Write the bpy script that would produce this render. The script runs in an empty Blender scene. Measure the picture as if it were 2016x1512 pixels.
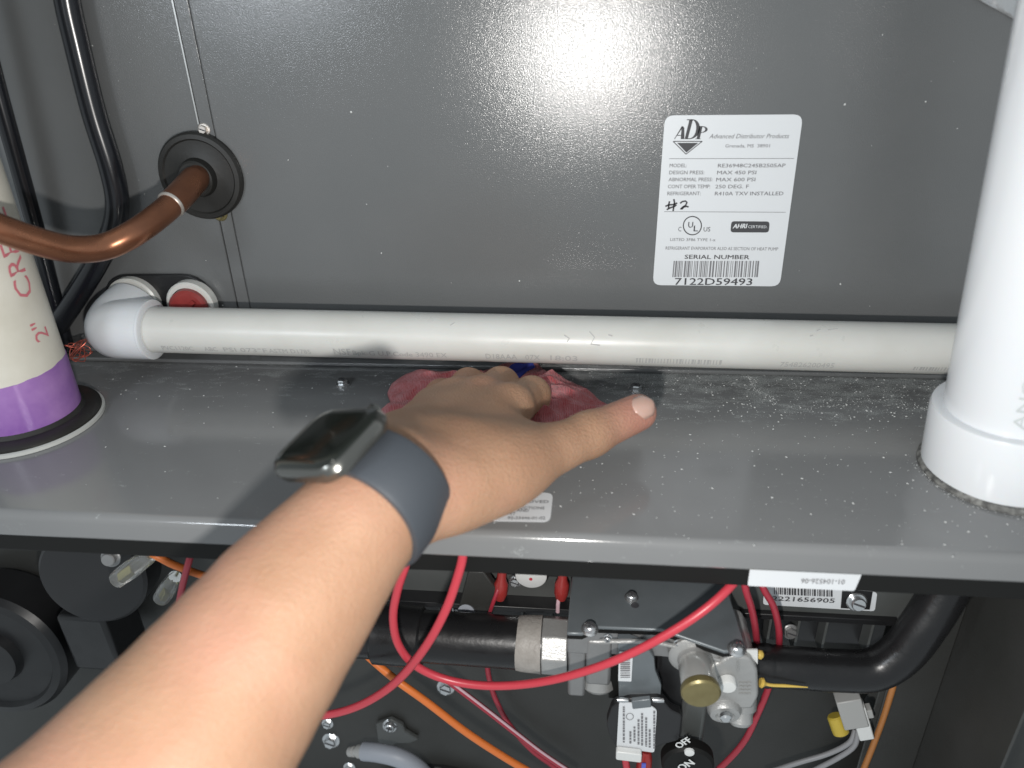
import bpy, math, random
import numpy as np
from mathutils import Vector, Matrix
random.seed(7); rng = np.random.default_rng(7)
R_ = math.radians
scene = bpy.context.scene
col = scene.collection

# ------------------------------------------------------------------ camera
# World: X along the cabinet, Y into the cabinet (coil cabinet face at Y=0), Z up (furnace top at Z=0). Metres.
F_PX = 1514.0; CX, CY = 1008.0, 756.0          # focal length of the photograph in its own pixels
_dn = np.array([1100 - CX, 3590 - CY, F_PX]); _dn /= np.linalg.norm(_dn)
_lx = -13500.0 - CX
_lf = np.array([_lx, -(_lx*_dn[0] + F_PX*_dn[2])/_dn[1], F_PX]); _lf /= np.linalg.norm(_lf)
CAM_R = np.stack([-_lf, np.cross(-_lf, _dn), -_dn], 0)
CAM = np.array([0.0, -0.45, 0.22836])
cam_d = bpy.data.cameras.new('camera'); cam = bpy.data.objects.new('camera', cam_d); col.objects.link(cam)
cam_d.sensor_width = 36.0; cam_d.lens = F_PX/2016*36; cam_d.clip_start = 0.01; cam_d.clip_end = 50
M = Matrix.Identity(4)
for i in range(3):
    M[i][0] = CAM_R[i][0]; M[i][1] = -CAM_R[i][1]; M[i][2] = -CAM_R[i][2]; M[i][3] = CAM[i]
cam.matrix_world = M
cam_d.dof.use_dof = True; cam_d.dof.focus_distance = 0.47; cam_d.dof.aperture_fstop = 6.5
scene.camera = cam
scene.render.resolution_x = 1024; scene.render.resolution_y = 768

# ------------------------------------------------------------------ light: dim room + the phone's own flash
w = bpy.data.worlds.new('World'); scene.world = w; w.use_nodes = True
bg = w.node_tree.nodes['Background']; bg.inputs[0].default_value = (0.86, 0.95, 1.0, 1); bg.inputs[1].default_value = 0.54
def lamp(name, kind, loc, power, size, color=(1, 1, 1)):
    d = bpy.data.lights.new(name, kind); d.energy = power; d.color = color
    o = bpy.data.objects.new(name, d); col.objects.link(o); o.location = loc
    if kind == 'POINT': d.shadow_soft_size = size
    else: d.size = size
    return o
lamp('camera_flash', 'POINT', (-0.016, -0.449, 0.154), 5.3, 0.007, (1.0, 0.97, 0.93))
room = lamp('room_lamp', 'AREA', (-0.42, -0.62, 0.30), 1.0, 0.10, (0.86, 0.93, 1.0))
room.rotation_euler = (Vector((-0.186, 0, 0.2145)) - Vector(room.location)).to_track_quat('-Z', 'Y').to_euler()
vs = scene.view_settings; vs.view_transform = 'Standard'; vs.look = 'None'; vs.exposure = 0.0; vs.gamma = 1.0
vs.use_curve_mapping = False

# ------------------------------------------------------------------ helpers
def ray(px, py):
    return CAM_R @ np.array([px - CX, py - CY, F_PX])
def at(px, py, Y):                      # point of the photograph on a vertical plane of the scene
    r = ray(px, py); return CAM + (Y - CAM[1])/r[1]*r
def atz(px, py, Z):                     # ... on a horizontal plane
    r = ray(px, py); return CAM + (Z - CAM[2])/r[2]*r
def ats(px, py, t):                     # ... at a distance
    r = ray(px, py); return CAM + r/np.linalg.norm(r)*t
def nrm(v):
    v = np.asarray(v, float); return v/np.linalg.norm(v)
def smooth_path(pts, n=8):
    P = [np.asarray(p, float) for p in pts]
    P = [2*P[0] - P[1]] + P + [2*P[-1] - P[-2]]
    out = []
    for i in range(1, len(P) - 2):
        for k in range(n):
            t = k/n
            out.append(0.5*((2*P[i]) + (P[i+1]-P[i-1])*t + (2*P[i-1]-5*P[i]+4*P[i+1]-P[i+2])*t*t + (3*P[i]-P[i-1]-3*P[i+1]+P[i+2])*t**3))
    out.append(P[-2]); return out

class MB:
    def __init__(s): s.v = []; s.f = []
    def add(s, vs, fs):
        b = len(s.v); s.v += [tuple(map(float, v)) for v in vs]; s.f += [tuple(b+i for i in f) for f in fs]; return s
    def box(s, lo, hi):
        (a, b, c), (d, e, f) = lo, hi
        return s.add([(a,b,c),(d,b,c),(d,e,c),(a,e,c),(a,b,f),(d,b,f),(d,e,f),(a,e,f)],
                     [(0,3,2,1),(4,5,6,7),(0,1,5,4),(1,2,6,5),(2,3,7,6),(3,0,4,7)])
    def obox(s, c, x, y, z):            # oriented box: centre and three half-axis vectors
        c, x, y, z = map(np.asarray, (c, x, y, z))
        vs = [c+i*x+j*y+k*z for k in (-1,1) for i, j in ((-1,-1),(1,-1),(1,1),(-1,1))]
        return s.add(vs, [(0,3,2,1),(4,5,6,7),(0,1,5,4),(1,2,6,5),(2,3,7,6),(3,0,4,7)])
    def tube(s, pts, r, seg=14, caps=True):
        pts = [np.asarray(p, float) for p in pts]; n = len(pts)
        rr = r if hasattr(r, '__len__') else [r]*n
        tan = [nrm(pts[min(i+1,n-1)] - pts[max(i-1,0)]) for i in range(n)]
        u = nrm(np.cross(tan[0], [0.31, 0.22, 0.93])); vs = []; fs = []
        for i in range(n):
            u = nrm(u - tan[i]*np.dot(u, tan[i])); v = np.cross(tan[i], u)
            for k in range(seg):
                a = 2*math.pi*k/seg; vs.append(pts[i] + rr[i]*(math.cos(a)*u + math.sin(a)*v))
        for i in range(n-1):
            for k in range(seg):
                k2 = (k+1) % seg; fs.append((i*seg+k, i*seg+k2, (i+1)*seg+k2, (i+1)*seg+k))
        if caps: fs.append(tuple(reversed(range(seg)))); fs.append(tuple((n-1)*seg+k for k in range(seg)))
        return s.add(vs, fs)
    def lathe(s, o, d, prof, seg=32, close=True):   # prof: (radius, distance along d)
        o = np.asarray(o, float); d = nrm(d); u = nrm(np.cross(d, [0.12, 0.99, 0.07] if abs(d[1]) < .8 else [0.99, .1, .07])); v = np.cross(d, u)
        vs = []; fs = []; n = len(prof)
        for r, h in prof:
            for k in range(seg):
                a = 2*math.pi*k/seg; vs.append(o + d*h + r*(math.cos(a)*u + math.sin(a)*v))
        for i in range(n-1):
            for k in range(seg):
                k2 = (k+1) % seg; fs.append((i*seg+k, i*seg+k2, (i+1)*seg+k2, (i+1)*seg+k))
        if close: fs.append(tuple(reversed(range(seg)))); fs.append(tuple((n-1)*seg+k for k in range(seg)))
        return s.add(vs, fs)
    def prism(s, pts, d):               # outline extruded by vector d
        n = len(pts); d = np.asarray(d, float)
        vs = [np.asarray(p, float) for p in pts] + [np.asarray(p, float) + d for p in pts]
        return s.add(vs, [tuple(reversed(range(n))), tuple(range(n, 2*n))] + [(i, (i+1) % n, n+(i+1) % n, n+i) for i in range(n)])
    def build(s, name, mat, parent=None, bevel=0, smooth=True, angle=35):
        V = np.array(s.v); o0 = (V.min(0) + V.max(0))/2
        if parent is None: o0[2] = V[:, 2].min()
        me = bpy.data.meshes.new(name); me.from_pydata([tuple(p) for p in V - o0], [], s.f); me.update()
        if smooth:
            me.polygons.foreach_set('use_smooth', [True]*len(me.polygons))
            me.set_sharp_from_angle(angle=R_(angle))
        o = bpy.data.objects.new(name, me); col.objects.link(o); me.materials.append(mat)
        WO[o] = o0
        if parent is not None: o.parent = parent; o.location = Vector(o0 - WO[parent])
        else: o.location = Vector(o0)
        if bevel:
            m = o.modifiers.new('edge', 'BEVEL'); m.width = bevel; m.segments = 2; m.limit_method = 'ANGLE'; m.angle_limit = R_(40)
        return o
WO = {}
def tag(o, label=None, cat=None, group=None, kind=None):
    for k, v in (('label', label), ('category', cat), ('group', group), ('kind', kind)):
        if v: o[k] = v
    return o
def thing(name, label, cat, loc, group=None):
    o = bpy.data.objects.new(name, None); o.empty_display_size = 0.01; col.objects.link(o)
    o.location = Vector(np.asarray(loc, float)); WO[o] = np.asarray(loc, float)
    return tag(o, label, cat, group)

def text_mesh(mb, s, A, B, up, h, bold=0.0, italic=0.0, lift=0.00012, wrap=None):
    """flat lettering from A to B (baseline), cap height h along 'up', lying on the plane they span"""
    A = np.asarray(A, float); B = np.asarray(B, float); x = B - A; wid = np.linalg.norm(x); x = x/wid
    y = nrm(np.asarray(up) - x*np.dot(up, x)); n = np.cross(x, y)
    cu = bpy.data.curves.new('t', 'FONT'); cu.body = s; cu.size = 1.0; cu.shear = italic; cu.resolution_u = 2
    ob = bpy.data.objects.new('t', cu); me = bpy.data.meshes.new_from_object(ob)
    V = np.array([v.co[:] for v in me.vertices]); x0, x1 = V[:, 0].min(), V[:, 0].max(); sx = wid/(x1 - x0); sy = h/0.73
    pts = [A + x*((v[0]-x0)*sx) + y*(v[1]*sy) + n*lift for v in V] if wrap is None else [wrap((v[0]-x0)*sx, v[1]*sy) for v in V]
    fs = [tuple(p.vertices) for p in me.polygons]
    mb.add(pts, fs)
    if bold > 0 and wrap is None:                   # heavier weight: a second impression a hair to the side and above
        mb.add([p + x*bold*h*3.2 + y*bold*h*1.2 + n*0.00003 for p in pts], fs)
    bpy.data.objects.remove(ob); bpy.data.curves.remove(cu); bpy.data.meshes.remove(me)
def px_text(mb, s, a, b, h, surf, upv, **k):       # a, b, h in photograph pixels on a surface given by surf(px,py)
    A = surf(*a); B = surf(*b); H = abs(np.dot(surf(a[0], a[1]-h) - A, nrm(np.asarray(upv, float))))
    x = nrm(B - A); up = np.cross(surf.n, x)
    text_mesh(mb, s, A, B, up, H, **k)
def stroke(mb, pts, wd, n):                        # flat pen stroke
    pts = [np.asarray(p) for p in pts]
    L = []; Rr = []
    for i, p in enumerate(pts):
        t = nrm(pts[min(i+1, len(pts)-1)] - pts[max(i-1, 0)]); q = np.cross(n, t)
        L.append(p + q*wd/2); Rr.append(p - q*wd/2)
    m = len(pts); mb.add(L + Rr, [(i, i+1, m+i+1, m+i) for i in range(m-1)])

# ------------------------------------------------------------------ materials
def mat(name, colr, rough=0.5, metal=0.0, var=None, bump=None, spec=0.5, sss=0.0, coat=0.0, trans=0.0, rvar=0.0, alpha=1.0):
    m = bpy.data.materials.new(name); m.use_nodes = True; nt = m.node_tree; b = nt.nodes['Principled BSDF']
    b.inputs['Base Color'].default_value = (*colr, 1); b.inputs['Roughness'].default_value = rough
    b.inputs['Metallic'].default_value = metal; b.inputs['Specular IOR Level'].default_value = spec
    b.inputs['Coat Weight'].default_value = coat; b.inputs['Coat Roughness'].default_value = 0.12
    b.inputs['Transmission Weight'].default_value = trans; b.inputs['Alpha'].default_value = alpha
    if sss:
        b.inputs['Subsurface Weight'].default_value = sss; b.inputs['Subsurface Radius'].default_value = (1.0, 0.35, 0.18); b.inputs['Subsurface Scale'].default_value = 0.004
    tc = nt.nodes.new('ShaderNodeTexCoord')
    def noise(scale, det=3.0, rough_=0.55):
        n = nt.nodes.new('ShaderNodeTexNoise'); n.inputs['Scale'].default_value = scale; n.inputs['Detail'].default_value = det
        n.inputs['Roughness'].default_value = rough_; nt.links.new(tc.outputs['Object'], n.inputs['Vector']); return n
    if var:
        sc, c2, amt = var; n = noise(sc, 4); r = nt.nodes.new('ShaderNodeValToRGB')
        r.color_ramp.elements[0].position = 0.5 - amt; r.color_ramp.elements[1].position = 0.5 + amt
        r.color_ramp.elements[0].color = (*colr, 1); r.color_ramp.elements[1].color = (*c2, 1)
        nt.links.new(n.outputs['Fac'], r.inputs['Fac']); nt.links.new(r.outputs['Color'], b.inputs['Base Color'])
    if rvar:
        n = noise(60, 4); mr = nt.nodes.new('ShaderNodeMapRange'); mr.inputs['From Min'].default_value = .3; mr.inputs['From Max'].default_value = .7
        mr.inputs['To Min'].default_value = rough - rvar; mr.inputs['To Max'].default_value = rough + rvar
        nt.links.new(n.outputs['Fac'], mr.inputs['Value']); nt.links.new(mr.outputs['Result'], b.inputs['Roughness'])
    if bump:
        sc, st, dist = bump; n = noise(sc, 2); bp = nt.nodes.new('ShaderNodeBump'); bp.inputs['Strength'].default_value = st; bp.inputs['Distance'].default_value = dist
        nt.links.new(n.outputs['Fac'], bp.inputs['Height']); nt.links.new(bp.outputs['Normal'], b.inputs['Normal'])
    m['nodes'] = 1
    return m
def N(nt, kind, **k):
    n = nt.nodes.new(kind)
    for a, v in k.items(): n.inputs[a].default_value = v
    return n

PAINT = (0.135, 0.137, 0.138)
M_wall = mat('grey_textured_paint', PAINT, 0.18, var=(9, (0.112, 0.117, 0.119), 0.3), bump=(1500, 0.27, 0.0004), spec=0.7)
M_edge = mat('bare_sheet_edge', (0.55, 0.55, 0.54), 0.35, 0.8)
M_blackrail = mat('black_rail', (0.006, 0.006, 0.0055), 0.6, spec=0.25)
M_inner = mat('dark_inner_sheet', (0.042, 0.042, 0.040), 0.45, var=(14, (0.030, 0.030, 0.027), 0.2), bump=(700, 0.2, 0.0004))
M_inner2 = mat('grey_inner_sheet', (0.095, 0.098, 0.096), 0.38, var=(20, (0.06, 0.065, 0.063), 0.25))
M_blackplastic = mat('black_plastic', (0.013, 0.013, 0.014), 0.38, rvar=0.1)
M_rubber = mat('black_rubber', (0.010, 0.010, 0.009), 0.5, var=(40, (0.017, 0.016, 0.014), 0.25), bump=(500, 0.2, 0.0004))
M_hose = mat('black_hose', (0.010, 0.011, 0.014), 0.22)
M_pvc = mat('white_pvc', (0.62, 0.62, 0.595), 0.32, var=(22, (0.54, 0.535, 0.50), 0.28), sss=0.05, rvar=0.06)
M_pvcold = mat('aged_cream_pvc', (0.66, 0.64, 0.57), 0.42, var=(30, (0.52, 0.495, 0.42), 0.25), bump=(60, 0.15, 0.0008))
M_pvcnew = mat('bright_white_pvc', (0.70, 0.72, 0.74), 0.22, var=(8, (0.66, 0.68, 0.705), 0.3), sss=0.05)
M_purple = mat('purple_primer', (0.205, 0.085, 0.33), 0.28, var=(38, (0.36, 0.20, 0.46), 0.2))
M_copper = mat('tarnished_copper', (0.36, 0.155, 0.085), 0.30, 0.85, var=(50, (0.23, 0.105, 0.065), 0.25), rvar=0.08)
M_solder = mat('solder', (0.50, 0.46, 0.42), 0.4, 0.7)
M_white = mat('label_paper', (0.64, 0.66, 0.68), 0.42)
M_ink = mat('black_ink', (0.045, 0.045, 0.05), 0.6)
M_inkgrey = mat('grey_ink', (0.17, 0.17, 0.18), 0.6)
M_inkpipe = mat('faded_pipe_ink', (0.42, 0.42, 0.41), 0.6)
M_inkred = mat('red_marker', (0.55, 0.16, 0.19), 0.6)
M_redplug = mat('red_rubber_plug', (0.27, 0.035, 0.030), 0.4, var=(120, (0.20, 0.02, 0.02), 0.2))
M_wire = mat('red_wire', (0.50, 0.045, 0.065), 0.33)
M_wire2 = mat('dark_red_wire', (0.36, 0.03, 0.05), 0.35)
M_pink = mat('pink_striped_wire', (0.62, 0.42, 0.47), 0.35)
M_orange = mat('orange_wire', (0.66, 0.17, 0.035), 0.35)
M_greywire = mat('grey_wire', (0.26, 0.26, 0.27), 0.4)
M_greyhose = mat('grey_hose', (0.30, 0.32, 0.36), 0.45)
M_zinc = mat('zinc_screw', (0.62, 0.63, 0.64), 0.22, 0.9, rvar=0.08)
M_cast = mat('cast_aluminium', (0.30, 0.30, 0.30), 0.42, 0.55, var=(60, (0.24, 0.24, 0.24), 0.3), bump=(900, 0.25, 0.0004))
M_castl = mat('bright_cast_aluminium', (0.42, 0.42, 0.41), 0.38, 0.45, var=(70, (0.33, 0.33, 0.325), 0.25), bump=(900, 0.35, 0.0005))
M_plate = mat('zinc_plated_sheet', (0.16, 0.178, 0.19), 0.33, 0.2, var=(35, (0.125, 0.142, 0.152), 0.25))
M_chrome = mat('satin_chrome', (0.55, 0.55, 0.53), 0.24, 0.6)
M_brass = mat('brass_cap', (0.24, 0.205, 0.095), 0.36, 0.5, var=(150, (0.17, 0.14, 0.06), 0.3))
M_sealant = mat('grey_sealant', (0.36, 0.34, 0.315), 0.5, var=(200, (0.26, 0.24, 0.22), 0.3), bump=(400, 0.5, 0.001))
M_yellow = mat('yellow_paste', (0.66, 0.46, 0.10), 0.45)
M_yellowcap = mat('yellow_nut', (0.50, 0.37, 0.05), 0.42)
M_clear = mat('clear_sleeve', (0.86, 0.86, 0.84), 0.10, trans=0.92)
M_whiteplastic = mat('white_plastic', (0.66, 0.67, 0.66), 0.35)
M_dimplastic = mat('grey_white_plastic', (0.36, 0.36, 0.35), 0.4)
M_gasket = mat('pale_gasket_rim', (0.46, 0.47, 0.45), 0.45)
M_dust = mat('pale_dust', (0.62, 0.63, 0.62), 0.8)
M_redbox = mat('red_terminal_boot', (0.30, 0.03, 0.028), 0.3)
M_foil = mat('foil_tape', (0.50, 0.51, 0.52), 0.33, 0.55, bump=(120, 0.8, 0.002))

def skin_material():
    m = bpy.data.materials.new('skin'); m.use_nodes = True; nt = m.node_tree; b = nt.nodes['Principled BSDF']
    tc = nt.nodes.new('ShaderNodeTexCoord')
    n1 = N(nt, 'ShaderNodeTexNoise', Scale=38.0, Detail=5.0); nt.links.new(tc.outputs['Object'], n1.inputs['Vector'])
    r = nt.nodes.new('ShaderNodeValToRGB'); e = r.color_ramp.elements
    e[0].position = 0.32; e[0].color = (0.325, 0.188, 0.118, 1); e[1].position = 0.68; e[1].color = (0.375, 0.225, 0.145, 1)
    nt.links.new(n1.outputs['Fac'], r.inputs['Fac'])
    # redder blood tone in patches and at the thumb tip, a few freckles
    g = nt.nodes.new('ShaderNodeNewGeometry'); vd = nt.nodes.new('ShaderNodeVectorMath'); vd.operation = 'DISTANCE'; vd.inputs[1].default_value = tuple(ats(1262, 810, 0.396))
    nt.links.new(g.outputs['Position'], vd.inputs[0]); mr = nt.nodes.new('ShaderNodeMapRange')
    for k, v in (('From Min', 0.034), ('From Max', 0.008), ('To Min', 0.0), ('To Max', 0.75)): mr.inputs[k].default_value = v
    nt.links.new(vd.outputs['Value'], mr.inputs['Value'])
    n3 = N(nt, 'ShaderNodeTexNoise', Scale=17.0, Detail=3.0); nt.links.new(tc.outputs['Object'], n3.inputs['Vector'])
    m3 = nt.nodes.new('ShaderNodeMapRange'); m3.inputs['From Min'].default_value = 0.5; m3.inputs['From Max'].default_value = 0.8; m3.inputs['To Max'].default_value = 0.45
    nt.links.new(n3.outputs['Fac'], m3.inputs['Value'])
    mxx = nt.nodes.new('ShaderNodeMath'); mxx.operation = 'MAXIMUM'; nt.links.new(mr.outputs[0], mxx.inputs[0]); nt.links.new(m3.outputs[0], mxx.inputs[1])
    mc = nt.nodes.new('ShaderNodeMix'); mc.data_type = 'RGBA'; nt.links.new(mxx.outputs[0], mc.inputs[0]); nt.links.new(r.outputs['Color'], mc.inputs[6]); mc.inputs[7].default_value = (0.44, 0.20, 0.16, 1)
    nt.links.new(mc.outputs[2], b.inputs['Base Color'])
    b.inputs['Roughness'].default_value = 0.56; b.inputs['Specular IOR Level'].default_value = 0.22
    b.inputs['Subsurface Weight'].default_value = 0.25; b.inputs['Subsurface Radius'].default_value = (1.0, 0.36, 0.2); b.inputs['Subsurface Scale'].default_value = 0.004
    v = N(nt, 'ShaderNodeTexVoronoi', Scale=820.0); nt.links.new(tc.outputs['Object'], v.inputs['Vector'])
    n2 = N(nt, 'ShaderNodeTexNoise', Scale=260.0, Detail=4.0); nt.links.new(tc.outputs['Object'], n2.inputs['Vector'])
    mx = nt.nodes.new('ShaderNodeMath'); mx.operation = 'ADD'; nt.links.new(v.outputs['Distance'], mx.inputs[0]); nt.links.new(n2.outputs['Fac'], mx.inputs[1])
    bp = N(nt, 'ShaderNodeBump', Strength=0.45, Distance=0.0006); nt.links.new(mx.outputs[0], bp.inputs['Height']); nt.links.new(bp.outputs['Normal'], b.inputs['Normal'])
    return m
M_skin = skin_material()
M_nail = mat('fingernail', (0.52, 0.33, 0.27), 0.24, sss=0.15)

def deck_material():
    m = bpy.data.materials.new('glossy_grey_deck_paint'); m.use_nodes = True; nt = m.node_tree; L = nt.links; b = nt.nodes['Principled BSDF']
    g = nt.nodes.new('ShaderNodeNewGeometry'); sp = nt.nodes.new('ShaderNodeSeparateXYZ'); L.new(g.outputs['Position'], sp.inputs[0])
    # settled dust and wipe marks: thick along the wall seam, patchy further out
    def rng_(sock, a, b_, c=0.0, d=1.0):
        n = nt.nodes.new('ShaderNodeMapRange'); n.inputs['From Min'].default_value = a; n.inputs['From Max'].default_value = b_; n.inputs['To Min'].default_value = c; n.inputs['To Max'].default_value = d
        L.new(sock, n.inputs['Value']); return n.outputs['Result']
    def mul(a, c, op='MULTIPLY'):
        n = nt.nodes.new('ShaderNodeMath'); n.operation = op
        for i, q in enumerate((a, c)):
            if isinstance(q, float): n.inputs[i].default_value = q
            else: L.new(q, n.inputs[i])
        return n.outputs[0]
    mp = nt.nodes.new('ShaderNodeMapping'); mp.inputs['Scale'].default_value = (1, 2.4, 1); L.new(g.outputs['Position'], mp.inputs['Vector'])
    n1 = N(nt, 'ShaderNodeTexNoise', Scale=55.0, Detail=9.0, Roughness=0.72); L.new(mp.outputs[0], n1.inputs['Vector'])
    n2 = N(nt, 'ShaderNodeTexNoise', Scale=1400.0, Detail=2.0); L.new(g.outputs['Position'], n2.inputs['Vector'])
    n3 = N(nt, 'ShaderNodeTexNoise', Scale=14.0, Detail=4.0); L.new(mp.outputs[0], n3.inputs['Vector'])
    seam = rng_(sp.outputs['Y'], -0.080, -0.010)
    east = rng_(sp.outputs['X'], -0.06, 0.05, 0.45, 1.0)
    near = mul(seam, east)
    patch = rng_(mul(n1.outputs['Fac'], mul(near, 0.26), 'ADD'), 0.60, 0.82)
    grain = rng_(n2.outputs['Fac'], 0.42, 0.66, 0.15, 1.0)
    dust = mul(mul(patch, grain), 0.85)
    film = mul(rng_(n3.outputs['Fac'], 0.42, 0.72), 0.03)
    fac = mul(dust, film, 'MAXIMUM')
    mixc = nt.nodes.new('ShaderNodeMix'); mixc.data_type = 'RGBA'; L.new(fac, mixc.inputs[0])
    mixc.inputs[6].default_value = (0.175, 0.178, 0.18, 1); mixc.inputs[7].default_value = (0.47, 0.50, 0.49, 1)
    L.new(mixc.outputs[2], b.inputs['Base Color'])
    L.new(rng_(fac, 0.0, 0.6, 0.13, 0.75), b.inputs['Roughness'])
    n4 = N(nt, 'ShaderNodeTexNoise', Scale=500.0, Detail=2.0); L.new(g.outputs['Position'], n4.inputs['Vector'])
    bp = N(nt, 'ShaderNodeBump', Strength=0.05, Distance=0.0004); L.new(n4.outputs['Fac'], bp.inputs['Height']); L.new(bp.outputs['Normal'], b.inputs['Normal'])
    b.inputs['Specular IOR Level'].default_value = 0.55
    return m
M_deck = deck_material()

# ------------------------------------------------------------------ the evaporator coil cabinet (upright panel)
UP = (0, 0, 1)
coil = thing('evaporator_cabinet', 'grey painted coil cabinet rising behind the white horizontal pipe', 'cabinet', (0, 0.02, 0))
XS = -0.2335                                             # the panel seam
MB().box((XS + 0.008, 0.0, 0.0035), (0.62, 0.012, 0.62)).build('front_panel', M_wall, coil, bevel=0.0012)
MB().box((XS - 0.0004, 0.0009, 0.0035), (XS + 0.0076, 0.0126, 0.62)).build('panel_flange', M_wall, coil, bevel=0.0004)
MB().box((-0.62, 0.0020, 0.0035), (XS - 0.0016, 0.014, 0.62)).build('side_panel', M_wall, coil, bevel=0.0006)
MB().box((XS - 0.0014, 0.0005, 0.155), (XS - 0.0006, 0.0022, 0.62)).build('bare_metal_edge', M_edge, coil)
MB().box((-0.62, -0.0075, 0.0006), (0.62, 0.018, 0.0034)).build('base_flange', M_wall, coil, bevel=0.0008)

def screw(c, d, r, parent, m=M_zinc, slot=True, hexa=True, name='screw'):
    c = np.asarray(c, float); d = nrm(d)
    mb = MB().lathe(c, d, [(r*1.45, 0), (r*1.45, r*0.18), (r*1.25, r*0.32), (r*0.98, r*0.34)], 20, True)
    mb.lathe(c, d, [(r, r*0.3), (r, r*0.95), (r*0.86, r*1.12)], 6 if hexa else 20, True)
    o = mb.build(name, m, parent, angle=30)
    if slot:
        u = nrm(np.cross(d, [0.3, 0.5, 0.8])); v = np.cross(d, u)
        MB().obox(c + d*r*1.10, u*r*0.80, v*r*0.13, d*r*0.06).build('slot', M_ink, o)
    return o
def phillips(c, d, r, parent):
    c = np.asarray(c, float); d = nrm(d)
    mb = MB().lathe(c, d, [(r*1.25, 0), (r*1.3, r*0.2), (r*1.0, r*0.35), (r*0.98, r*0.7), (r*0.85, r*1.05), (r*0.5, r*1.25), (r*0.1, r*1.3)], 20)
    o = mb.build('screw', M_zinc, parent, angle=40)
    u = nrm(np.cross(d, [0.3, 0.5, 0.8])); v = np.cross(d, u)
    MB().obox(c + d*r*1.22, u*r*0.55, v*r*0.12, d*r*0.11).obox(c + d*r*1.22, v*r*0.55, u*r*0.12, d*r*0.10).build('cross_slot', M_ink, o)
    return o
screw(at(402, 255, 0.001), (0, -1, 0.1), 0.0026, coil, M_solder)
screw(at(433, 420, 0.001), (0, -1, -0.1), 0.0034, coil, M_brass)

# rating label on the panel
class Surf:
    def __init__(s, f, n): s.f = f; s.n = np.asarray(n, float)
    def __call__(s, x, y): return s.f(x, y)
wall = lambda lift: Surf(lambda x, y: at(x, y, -lift), (0, -1, 0))
def rounded(pts, r, k=5):
    out = []; n = len(pts)
    for i in range(n):
        p = np.asarray(pts[i], float); a = nrm(np.asarray(pts[i-1]) - p); b = nrm(np.asarray(pts[(i+1) % n]) - p)
        for t in np.linspace(0, 1, k):
            out.append((1-t)**2*(p + a*r) + 2*t*(1-t)*p + t*t*(p + b*r))
    return out
lc = [at(1285, 561, -0.0002), at(1535, 563.5, -0.0002), at(1581, 225, -0.0002), at(1309, 227, -0.0002)]
lab = MB().prism(rounded(lc, 0.005), (0, -0.00025, 0)).build('rating_label', M_white, coil)
z3 = lambda x, y: (1260 + x/3.877, 200 + y/3.877)
W1 = wall(0.00058)
tx = MB()
LINE_MAT = None
def L3(s, x0, y0, x1, y1, h, **k):
    t = MB() if LINE_MAT else tx
    px_text(t, s, z3(x0, y0), z3(x1, y1), h/3.877, W1, UP, **k)
    if LINE_MAT: t.build('text_line', LINE_MAT, lab, smooth=False)
LINE_MAT = M_inkgrey
L3('Advanced Distributor Products', 527, 281, 1136, 279, 36, italic=0.28, bold=-0.004)
L3('Grenada, MS  38901', 650, 350, 990, 349, 26)
for i, (a, b, xa, xb, xc, xd) in enumerate([('MODEL:', 'RE36948C245B2505AP', 225, 355, 593, 1108), ('DESIGN PRESS:', 'MAX 450 PSI', 222, 490, 587, 885),
        ('ABNORMAL PRESS:', 'MAX 600 PSI', 217, 552, 580, 878), ('CONT OPER TEMP:', '250 DEG. F', 212, 535, 573, 828), ('REFRIGERANT:', 'R410A TXV INSTALLED', 208, 462, 570, 1092)]):
    y = 501 + 53.4*i
    L3(a, xa, y, xb, y, 29, bold=0.004); L3(b, xc, y + 1, xd, y, 29, bold=0.008)
L3('LISTED 3F86 TYPE 1-x', 230, 1063, 575, 1066, 23)
L3('REFRIGERANT EVAPORATOR ALSO AS SECTION OF HEAT PUMP', 195, 1129, 1052, 1137, 25)
LINE_MAT = M_ink; L3('SERIAL NUMBER', 340, 1200, 832, 1203, 33, bold=0.012); L3('7122D59493', 264, 1398, 852, 1401, 54, bold=0.012)
LINE_MAT = None
for a, b in (((222, 436), (1175, 434)), ((185, 840), (1112, 845))):
    ln = MB(); stroke(ln, [W1(*z3(*a)), W1(*z3(*b))], 0.00028, np.array([0, -1, 0])); ln.build('rule_line', M_inkgrey, lab, smooth=False)
# emblem: serif letters over a triangle
z5 = lambda x, y: W1(1300 + x/6.72, 220 + y/6.72)
lg = MB()
def poly(pts): lg.add([z5(*p) for p in pts], [tuple(range(len(pts)))])
poly([(183, 362), (192, 362), (300, 200), (285, 190)]); poly([(270, 362), (318, 362), (318, 215), (300, 190), (282, 205)]); poly([(215, 318), (280, 318), (280, 308), (222, 308)])
poly([(322, 362), (362, 362), (432, 105), (385, 105)]); poly([(352, 100), (440, 100), (440, 112), (352, 112)])
for k in range(10):
    f = lambda t, r: (430 + 115*r*math.sin(t) + (0 if r > .95 else -6) - 42*(t/math.pi), 231 - 131*math.cos(t)*(1 if r > .95 else .93))
    t0, t1 = math.pi*k/10, math.pi*(k+1)/10
    poly([f(t0, 1), f(t1, 1), f(t1, .62), f(t0, .62)])
poly([(340, 362), (400, 362), (392, 350), (340, 352)])
poly([(478, 362), (520, 362), (560, 190), (518, 190)]); poly([(462, 362), (535, 362), (535, 355), (462, 355)])
for k in range(8):
    f = lambda t, r: (552 + 82*r*math.sin(t) - 14*(t/math.pi), 235 - 45*math.cos(t)*(1 if r > .9 else .8))
    t0, t1 = math.pi*k/8, math.pi*(k+1)/8
    poly([f(t0, 1), f(t1, 1), f(t1, .6), f(t0, .6)])
poly([(222, 412), (502, 412), (345, 540)])
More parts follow.
